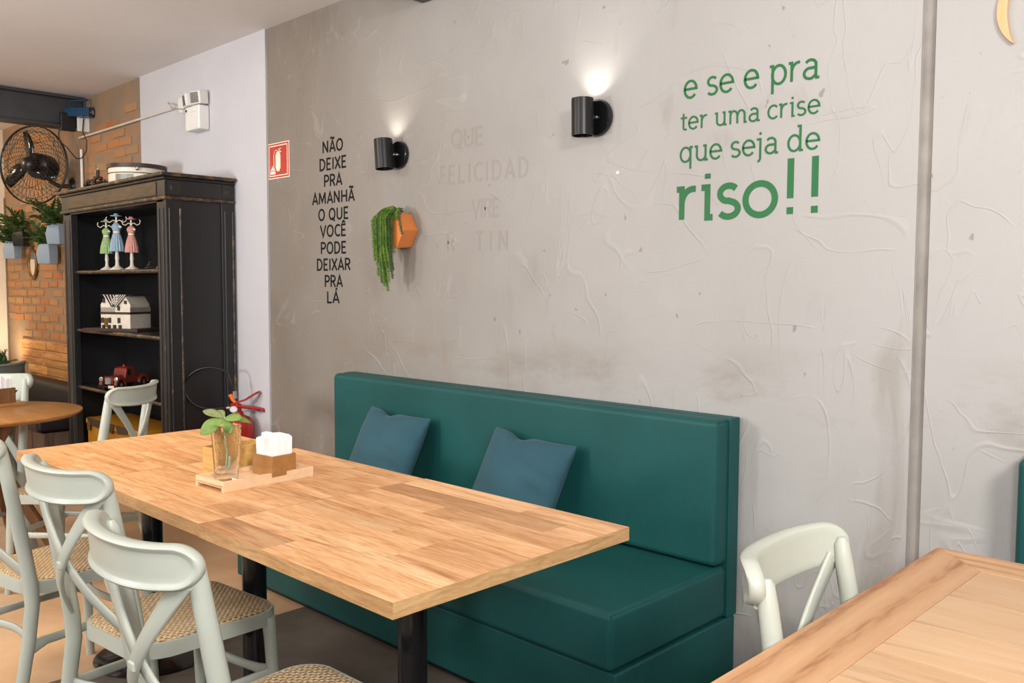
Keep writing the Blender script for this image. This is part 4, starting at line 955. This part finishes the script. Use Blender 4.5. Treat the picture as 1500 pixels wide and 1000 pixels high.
# ================================================================== CHAIRS
def make_chair(label, mat='chair'):
    t = thing('dining_chair', label, 'chair')
    # seat plan outline (rounded trapezoid)
    def plan(wf, wb, y0, y1, r):
        pts = []
        cs = [(wf / 2, y1, 0), (-wf / 2, y1, 90), (-wb / 2, y0, 180), (wb / 2, y0, 270)]
        for (x, y, a) in cs:
            rr_ = r * (1 if a < 180 else 1.35)
            cx = x - math.copysign(rr_, x); cy = y - (rr_ if y > 0 else -rr_)
            pts += [(cx + rr_ * math.cos(math.radians(a + k * 15)), cy + rr_ * math.sin(math.radians(a + k * 15))) for k in range(7)]
        # bow front and back slightly
        return [(x, y + (.018 * (1 - (x / (wf / 2)) ** 2) if y > .1 else (-.018 * (1 - (x / (wb / 2)) ** 2) if y < -.1 else 0))) for x, y in pts]
    P = plan(.415, .38, -.20, .215, .07)
    def sc(pts, s): return [(x * s, y * s) for x, y in pts]
    n = len(P); mb = MB(); levels = [(1.0, .418), (1.0, .452), (.992, .459), (.93, .460), (.92, .452), (.92, .43), (.955, .418)]
    v = []; f = []
    for (s_, z) in levels: v += [(x * s_, y * s_, z) for x, y in P]
    L = len(levels)
    for i in range(L):
        j = (i + 1) % L
        for k in range(n): f.append((i * n + k, i * n + (k + 1) % n, j * n + (k + 1) % n, j * n + k))
    mb.add(v, f).build('seat_frame', mat, t, smooth=True)
    mb = MB(); Q = sc(P, .955); v = [(x, y, .4615) for x, y in Q] + [(x * .93, y * .93, .4655) for x, y in Q] + [(x * .5, y * .5, .4635) for x, y in Q] + [(0, 0, .463)]
    f = [(r * n + k, r * n + (k + 1) % n, (r + 1) * n + (k + 1) % n, (r + 1) * n + k) for r in range(2) for k in range(n)] + [(2 * n + k, 2 * n + (k + 1) % n, 3 * n) for k in range(n)]
    v2 = [(x, y, .452) for x, y in Q]; m0 = len(v); v += v2; f += [(k, m0 + k, m0 + (k + 1) % n, (k + 1) % n) for k in range(n)]
    mb.add(v, f).build('seat', 'cane', t, smooth=True)
    for s_ in (-1, 1):
        MB().tube([(s_ * .190, .178, .44), (s_ * .193, .182, .38), (s_ * .198, .190, .2), (s_ * .206, .200, .0)], [.021, .019, .017, .0145], 14).build('leg', mat, t, smooth=True)
        MB().tube([(s_ * .205, -.300, .0), (s_ * .197, -.262, .12), (s_ * .190, -.228, .28), (s_ * .188, -.212, .40), (s_ * .187, -.216, .47), (s_ * .186, -.236, .60), (s_ * .183, -.264, .76), (s_ * .180, -.283, .87), (s_ * .179, -.288, .912), (s_ * .179, -.289, .924)],
                  [.016, .019, .0205, .022, .022, .0215, .0205, .019, .015, .008], 14).build('leg', mat, t, smooth=True)
        # crossing straps from under the rail to the opposite post foot
        pts = []; nr = []
        for i in range(15):
            u = i / 14; x = s_ * (.172 - .352 * u); z = .880 - .385 * u - .012 * math.sin(PI * u); y = -.305 + .080 * u - .052 * math.sin(PI * u) - .006 * s_ * math.sin(PI * u)
            pts.append((x, y, z)); nr.append((0, 1, .12))
        MB().strap(pts, nr, [.044 - .010 * math.sin(PI * i / 14) for i in range(15)], .010).build('cross_brace', mat, t, smooth=True)
        pts = [(s_ * .197, .185, .262), (s_ * .194, .15, .272), (s_ * .192, .0, .274), (s_ * .190, -.17, .272), (s_ * .190, -.225, .262)]
        MB().strap(pts, (1, 0, 0), [.05, .028, .026, .028, .05], .014).build('stretcher', mat, t, smooth=True)
    for y, b in ((.187, -.03), (-.226, .045)):
        pts = [(-.192 + .384 * i / 8, y + b * math.sin(PI * i / 8), .268 + .006 * math.sin(PI * i / 8)) for i in range(9)]
        MB().strap(pts, (0, 1, 0), [.046, .03] + [.026] * 5 + [.03, .046], .014).build('stretcher', mat, t, smooth=True)
    MB().box(-.012, .012, -.334, -.322, .668, .688).build('brace_button', mat, t, bevel=.004)
    # curved top rail with recessed oval on the back
    W_, H_ = .210, .042; v = []; f = []; n = 56
    def outline(k, s_):
        r = H_ * s_; cx = W_ - H_; a = 2 * PI * (k + .5) / n
        q4 = n // 2
        # stadium: two half circles joined by straight runs
        if k < n // 4: b = -PI / 2 + PI * k / (n // 4 - 1); return cx + r * math.cos(b), r * math.sin(b)
        if k < n // 2: u = (k - n // 4 + 1) / (n // 4 + 1); return cx - 2 * cx * u, r
        if k < 3 * n // 4: b = PI / 2 + PI * (k - n // 2) / (n // 4 - 1); return -cx + r * math.cos(b), r * math.sin(b)
        u = (k - 3 * n // 4 + 1) / (n // 4 + 1); return -cx + 2 * cx * u, -r
    def place(x, z, d):
        cy = -.362 + .85 * x * x + 20 * x ** 4; sl = 1.7 * x + 80 * x ** 3
        nx, ny = -sl, 1; l_ = math.hypot(nx, ny); nx, ny = nx / l_, ny / l_
        zz = z * (1 + .10 * (1 - (x / W_) ** 2)) - .012 * (1 - (x / W_) ** 2)
        return (x + nx * d, cy + ny * d - z * .12, .912 + zz)
    prof = [(0, -.0105), (.35, -.0105), (.58, -.0105), (.68, -.0118), (.76, -.0155), (.86, -.017), (.95, -.0135), (1.0, -.004), (1.0, .004), (.95, .0125), (.86, .0145), (.6, .0135), (.3, .013), (0, .013)]
    for (s_, d) in prof:
        for k in range(n):
            x, z = outline(k, s_); v.append(place(x, z, d))
    L = len(prof)
    for i in range(L - 1):
        for k in range(n): f.append((i * n + k, i * n + (k + 1) % n, (i + 1) * n + (k + 1) % n, (i + 1) * n + k))
    o = MB().add(v, f).build('top_rail', mat, t, smooth=True); bm = bmesh.new(); bm.from_mesh(o.data)
    bmesh.ops.remove_doubles(bm, verts=bm.verts, dist=.0004); bmesh.ops.recalc_face_normals(bm, faces=bm.faces); bm.to_mesh(o.data); bm.free()
    for p in o.data.polygons: p.use_smooth = True
    return t
G1 = 'dining chairs along the joined tables'
ch = make_chair('sage white cross-back dining chair nearest the camera at the joined tables')
ch['group'] = G1; ch.location = (-1.682, 1.006, 0); ch.rotation_euler = (0, 0, math.radians(1.5))
dup(ch, (-2.452, 1.126, 0), math.radians(5.5), 'sage white cross-back dining chair, middle of the three along the joined tables', G1)
dup(ch, (-3.213, 1.079, 0), math.radians(10), 'sage white cross-back dining chair cut by the left edge beside the joined tables', G1)
dup(ch, (-4.363, 1.51, 0), math.radians(129.5), 'sage white cross-back dining chair between the round table and the bookcase', 'dining chairs around the round table')
dup(ch, (-.470, 1.598, 0), math.radians(-87.5), 'sage white cross-back dining chair at the pine table by the right concrete wall', 'chair at the pine table', .97)
dup(ch, (-4.95, 1.19, 0), math.radians(-134), 'sage white cross-back dining chair behind the napkins of the round table', 'dining chairs around the round table', .99)
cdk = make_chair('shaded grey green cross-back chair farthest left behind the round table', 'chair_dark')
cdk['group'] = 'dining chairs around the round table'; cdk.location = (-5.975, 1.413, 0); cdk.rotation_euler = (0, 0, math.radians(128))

# ================================================================== TABLES
TZ = .80
def plank_top(t, x0, x1, y0, y1, rows, th=.034):
    MB().box(x0, x1, y0 + .0, y0 + .001, TZ - th, TZ - .0006).build('edge_band', 'laminate_edge', t)
    MB().box(x0, x1, y1 - .001, y1, TZ - th, TZ - .0006).build('edge_band', 'laminate_edge', t)
    MB().box(x0, x0 + .001, y0 + .001, y1 - .001, TZ - th, TZ - .0006).build('edge_band', 'laminate_edge_y', t)
    MB().box(x1 - .001, x1, y0 + .001, y1 - .001, TZ - th, TZ - .0006).build('edge_band', 'laminate_edge_y', t)
    MB().box(x0 + .001, x1 - .001, y0 + .001, y1 - .001, TZ - th, TZ - .0012).build('tabletop', 'laminate_edge', t)
    n = len(rows); h = (y1 - y0) / n
    for r, row in enumerate(rows):
        xs = x0
        for (xe, c) in row:
            xe = min(xe, x1); b = MB().box(0, xe - xs - .0008, 0, h - .0008, -.0012, 0).build('plank', 'laminate', t, loc=(xs + .0004, y0 + r * h + .0004, TZ))
            c2 = c * random.uniform(.97, 1.03); b.color = (c2, c2 ** 1.25, c2 ** 1.5, 1); xs = xe
def pedestal(t, x, y):
    MB().lathe([(.038, .03), (.038, TZ - .05)], (x, y, 0), 24).build('leg', 'black_gloss', t, smooth=True)
    MB().lathe([(.21, 0), (.215, .006), (.20, .016), (.08, .03), (.045, .05), (.001, .05)], (x, y, 0), 36).build('base', 'black_gloss', t, smooth=True)
    mb = MB().box(x - .24, x + .24, y - .025, y + .025, TZ - .05, TZ - .035); mb.box(x - .025, x + .025, y - .24, y + .24, TZ - .05, TZ - .035); mb.build('top_bracket', 'black', t)
t = thing('dining_table', 'nearest square table of the joined row, wood plank top on black pedestal', 'table', (0, 0, 0), 0, 'joined tables along the teal sofa')
A = 1.0; Dk = .68; Md = .84; Lt = 1.06
plank_top(t, -2.122, -1.323, 1.034, 1.793, [
    [(-1.815, Dk), (0, Lt)], [(-2.117, Dk), (0, 1.08)], [(-1.56, Lt), (0, .95)], [(-1.72, Md), (-1.56, .98), (0, .88)], [(-1.93, 1.03), (0, 1.04)],
    [(-1.803, 1.0), (0, .86)], [(-1.447, Dk + .03), (0, 1.05)], [(-1.62, Lt), (0, 1.0)]])
pedestal(t, -1.722, 1.41)
t = thing('dining_table', 'middle square table of the joined row, under the tray with vase and napkins', 'table', (0, 0, 0), 0, 'joined tables along the teal sofa')
plank_top(t, -2.866, -2.126, 1.036, 1.788, [
    [(-2.45, Lt), (0, 1.02)], [(-2.285, 1.0), (0, .84)], [(-2.59, .9), (0, 1.03)], [(-2.376, 1.02), (0, .86)], [(-2.70, .98), (-2.4, Lt), (0, .97)], [(-2.50, 1.06), (0, .92)],
    [(-2.3, .90), (0, .96)], [(-2.42, 1.03), (0, .95)]])
pedestal(t, -2.515, 1.41)
t = thing('dining_table', 'farthest square table of the joined row, nearest the bookcase', 'table', (0, 0, 0), 0, 'joined tables along the teal sofa')
plank_top(t, -3.54, -2.870, 1.030, 1.775, [
    [(-3.14, .9), (0, 1.02)], [(-3.3, .98), (0, .94)], [(-3.0, .92), (0, 1.0)], [(-3.19, 1.04), (0, .94)], [(-3.40, 1.0), (-3.187, .88), (0, .96)], [(-3.3, Lt), (0, .90)],
    [(-3.05, .94), (0, 1.0)], [(-3.25, 1.02), (0, .93)]])
pedestal(t, -3.27, 1.41)

# tray with vase, napkin holder; crate behind
ty = thing('serving_tray', 'pale raw wood tray lying across the middle joined table', 'tray', (-2.474, 1.398, TZ), math.radians(3))
mb = MB().box(-.073, .073, -.160, .160, .012, .020).build('tray_bottom', 'mdf', ty)
for s_ in (-1, 1): MB().box(s_ * .073 - .006, s_ * .073 + .006, -.160, .160, 0, .032).build('tray_side', 'mdf', ty, bevel=.001)
MB().box(-.067, .067, -.160, -.152, .014, .0315).build('tray_end', 'mdf', ty); MB().box(-.067, .067, .152, .160, .014, .0315).build('tray_end', 'mdf', ty)
nb = thing('napkin_holder', 'varnished square wooden box holding napkins on the pale tray', 'napkin holder', (-2.447, 1.447, TZ + .020), math.radians(6))
for a, b, c, d in ((-.05, .05, -.045, -.039), (-.05, .05, .039, .045), (-.05, -.044, -.039, .039), (.044, .05, -.039, .039)): MB().box(a, b, c, d, 0, .064).build('side', 'box_wood', nb, bevel=.0006)
MB().box(-.044, .044, -.039, .039, 0, .006).build('bottom', 'box_wood', nb)
def napkins(loc, rz, label, n=12, s=1.0, group='napkin stacks'):
    np_ = thing('napkins', label, 'napkins', loc, rz, group); rr = random.Random(4)
    for k in range(n):
        y = -.033 + .066 * k / (n - 1); h = (.102 + rr.uniform(-.006, .004) + (.006 if 2 < k < 7 else 0)) * s; tl = rr.uniform(-.003, .003)
        MB().prism([(-.040, .0), (.040, .0), (.0415 + tl, h * .95), (.030, h), (-.02, h + .002), (-.0405 + tl, h * .97)], 'Y', y - .0031, y + .0029).build('napkin', 'napkin', np_)
    return np_
napkins((-2.447, 1.447, TZ + .026), math.radians(6), 'white paper napkins standing in the box on the pale tray', s=1.12)

vs = thing('glass_vase', 'clear square glass vase with a leafy sprig on the pale tray', 'vase', (-2.462, 1.293, TZ + .0201), math.radians(4))
def sq(s_, z, r=.006):
    o = []
    for (cx, cy, a0) in ((1, 1, 0), (-1, 1, 90), (-1, -1, 180), (1, -1, 270)):
        for k in range(4): a = math.radians(a0 + 30 * k); o.append((cx * (s_ - r) + r * math.cos(a), cy * (s_ - r) + r * math.sin(a), z))
    return o
lv = [sq(.026, 0), sq(.0275, .004), sq(.0275, .02), sq(.0345, .168), sq(.0325, .170), sq(.0310, .168), sq(.0235, .028), sq(.020, .022)]
v = [p for l_ in lv for p in l_]; n = 16; f = [(i * n + k, i * n + (k + 1) % n, (i + 1) * n + (k + 1) % n, (i + 1) * n + k) for i in range(len(lv) - 1) for k in range(n)] + [tuple(range(n))[::-1], tuple((len(lv) - 1) * n + k for k in range(n))]
MB().add(v, f).build('vase_glass', 'glass', vs, smooth=True)
sp = thing('leaf_sprig', 'sprig with pale rounded green leaves standing in the glass vase', 'plant', (-2.462, 1.293, TZ + .02), 0)
MB().tube([(.004, -.004, .026), (.002, .002, .08), (-.002, -.004, .14), (.0, -.004, .195)], [.0035, .003, .0028, .002], 8).build('stem', 'stem', sp, smooth=True)
MB().tube([(.006, -.002, .03), (.012, .004, .05), (.008, .008, .07)], .004, 6).build('root', 'stem', sp, smooth=True)
def bleaf(L, w, direc, up, mat, fold=.12, droop=.25):
    d = Vector(direc).normalized(); u = Vector(up); u = (u - d * u.dot(d)).normalized(); s_ = d.cross(u); v = []; f = []; n = 10; base = Vector((0, -.004, .190))
    for i in range(n + 1):
        t_ = i / n; wd = w * (math.sin(PI * min(1, t_ ** 1.25 * .97 + .01)) ** .75) / 2
        c = base + d * (L * t_) - u * (droop * L * t_ * t_)
        for q_ in (-1, -.5, 0, .5, 1): v.append(c + s_ * wd * q_ + u * (abs(q_) * fold * wd))
    f = [(i * 5 + k, i * 5 + k + 1, i * 5 + k + 6, i * 5 + k + 5) for i in range(n) for k in range(4)]
    o = MB().add(v, f).build('leaf', mat, sp, smooth=True); m_ = o.modifiers.new('s', 'SOLIDIFY'); m_.thickness = .0012
# camera-facing directions: right in the picture = (.717,.697,0)
Rr = Vector((.717, .697, 0)); Tw = Vector((.695, -.716, 0)); Z_ = Vector((0, 0, 1))
bleaf(.082, .050, Rr * -.75 + Z_ * -.42 + Tw * .35, Tw + Z_ * .8, 'leaf', droop=.18)
bleaf(.072, .034, Rr * -.95 + Z_ * .42 + Tw * -.1, Z_ + Tw * .5, 'leaf_dark', droop=.15)
bleaf(.058, .034, Rr * .38 + Z_ * -.55 + Tw * .5, Tw + Z_ * .5, 'leaf', droop=.12)
bleaf(.062, .040, Rr * .62 + Z_ * .22 + Tw * .4, Z_ + Tw * .6, 'leaf', droop=.35)
bleaf(.075, .028, Rr * .95 + Z_ * .10 + Tw * -.2, Z_ + Tw * .6, 'leaf', droop=.42)
bleaf(.045, .028, Rr * -.4 + Z_ * .35 + Tw * -.3, Z_ + Tw * .6, 'leaf_dark', droop=.2)

cr = thing('wooden_crate', 'open rectangular wooden box behind the glass vase on the joined tables', 'box', (-2.607, 1.402, TZ), math.radians(2))
for a, b, c, d in ((-.042, .042, -.093, -.087), (-.042, .042, .087, .093), (-.042, -.036, -.087, .087), (.036, .042, -.087, .087)): MB().box(a, b, c, d, 0, .098).build('side', 'crate_wood', cr, bevel=.0008)
MB().box(-.036, .036, -.087, .087, 0, .008).build('bottom', 'crate_wood', cr)

# pine table on the right
rt = thing('pine_table', 'pale pine table with mitred frame in the lower right corner', 'table', (0, 0, 0))
xa, xb, ya, yb, w = -.703, .25, .55, 2.168, .128
def mit(P, mat): MB().prism(P, 'Z', TZ - .03, TZ).build('frame_board', mat, rt, bevel=.0015, seg=2)
mit([(xa, ya), (xa + w, ya + w), (xa + w, yb - w + .004), (xa, yb)], 'pine_y'); mit([(xa + .0006, yb), (xa + w + .0006, yb - w + .004), (xb - w, yb - w + .004), (xb, yb)], 'pine_x')
mit([(xb, ya), (xb, yb), (xb - w, yb - w), (xb - w, ya + w)], 'pine_y'); mit([(xa, ya), (xb, ya), (xb - w, ya + w), (xa + w, ya + w)], 'pine_x')
ys = [ya + w, .85, 1.02, 1.18, 1.335, 1.475, 1.645, 1.84, yb - w + .004]
for a, b in zip(ys[:-1], ys[1:]):
    o = MB().box(xa + w + .0006, xb - w - .0006, a + .0005, b - .0005, TZ - .028, TZ - .0008).build('board', 'pine_pale', rt, bevel=.0008, seg=1)
    c = random.uniform(.94, 1.04); o.color = (c, c, c, 1)
for x in (xa + .06, xb - .06):
    for y in (ya + .06, yb - .06): MB().box(x - .03, x + .03, y - .03, y + .03, 0, TZ - .03).build('leg', 'pine_y', rt, bevel=.003)
MB().box(xa + .06, xb - .06, yb - .075, yb - .055, TZ - .11, TZ - .03).build('apron', 'pine_x', rt); MB().box(xa + .055, xa + .075, ya + .06, yb - .06, TZ - .11, TZ - .03).build('apron', 'pine_y', rt)

# round table
rd = thing('round_table', 'small round wooden table with crossed wooden legs at the left edge', 'table', (-4.70, 1.253, 0))
MB().lathe([(.001, TZ - .022), (.385, TZ - .022), (.405, TZ - .008), (.405, TZ - .002), (.402, TZ), (.001, TZ)], n=72).build('tabletop', 'round_wood', rd, smooth=True)
for k in range(4):
    a = PI / 4 + k * PI / 2 + .2; c, s_ = math.cos(a), math.sin(a)
    o = MB().strap([(-c * .10, -s_ * .10, TZ - .03), (c * .34, s_ * .34, 0.015)], (-s_, c, 0), .055, .035).build('leg', 'brown_wood', rd)
MB().box(-.2, .2, -.03, .03, TZ - .045, TZ - .022).build('cleat', 'brown_wood', rd); MB().box(-.03, .03, -.2, .2, TZ - .045, TZ - .022).build('cleat', 'brown_wood', rd)
t2 = thing('serving_tray', 'brown wooden tray at the left edge on the round table', 'tray', (-4.90, 1.29, TZ), math.radians(8))
MB().box(-.07, .07, -.17, .17, 0, .018).build('tray_bottom', 'round_wood', t2, bevel=.002)
n2 = thing('napkin_holder', 'brown wooden napkin box on the round table at the left edge', 'napkin holder', (-4.895, 1.362, TZ + .018), math.radians(8))
for a, b, c, d in ((-.05, .05, -.05, -.042), (-.05, .05, .042, .05), (-.05, -.042, -.042, .042), (.042, .05, -.042, .042)): MB().box(a, b, c, d, 0, .075).build('side', 'brown_wood', n2, bevel=.001)
MB().box(-.042, .042, -.042, .042, 0, .006).build('bottom', 'brown_wood', n2)
napkins((-4.895, 1.362, TZ + .024), math.radians(8), 'white paper napkins in the brown box on the round table', s=1.2)
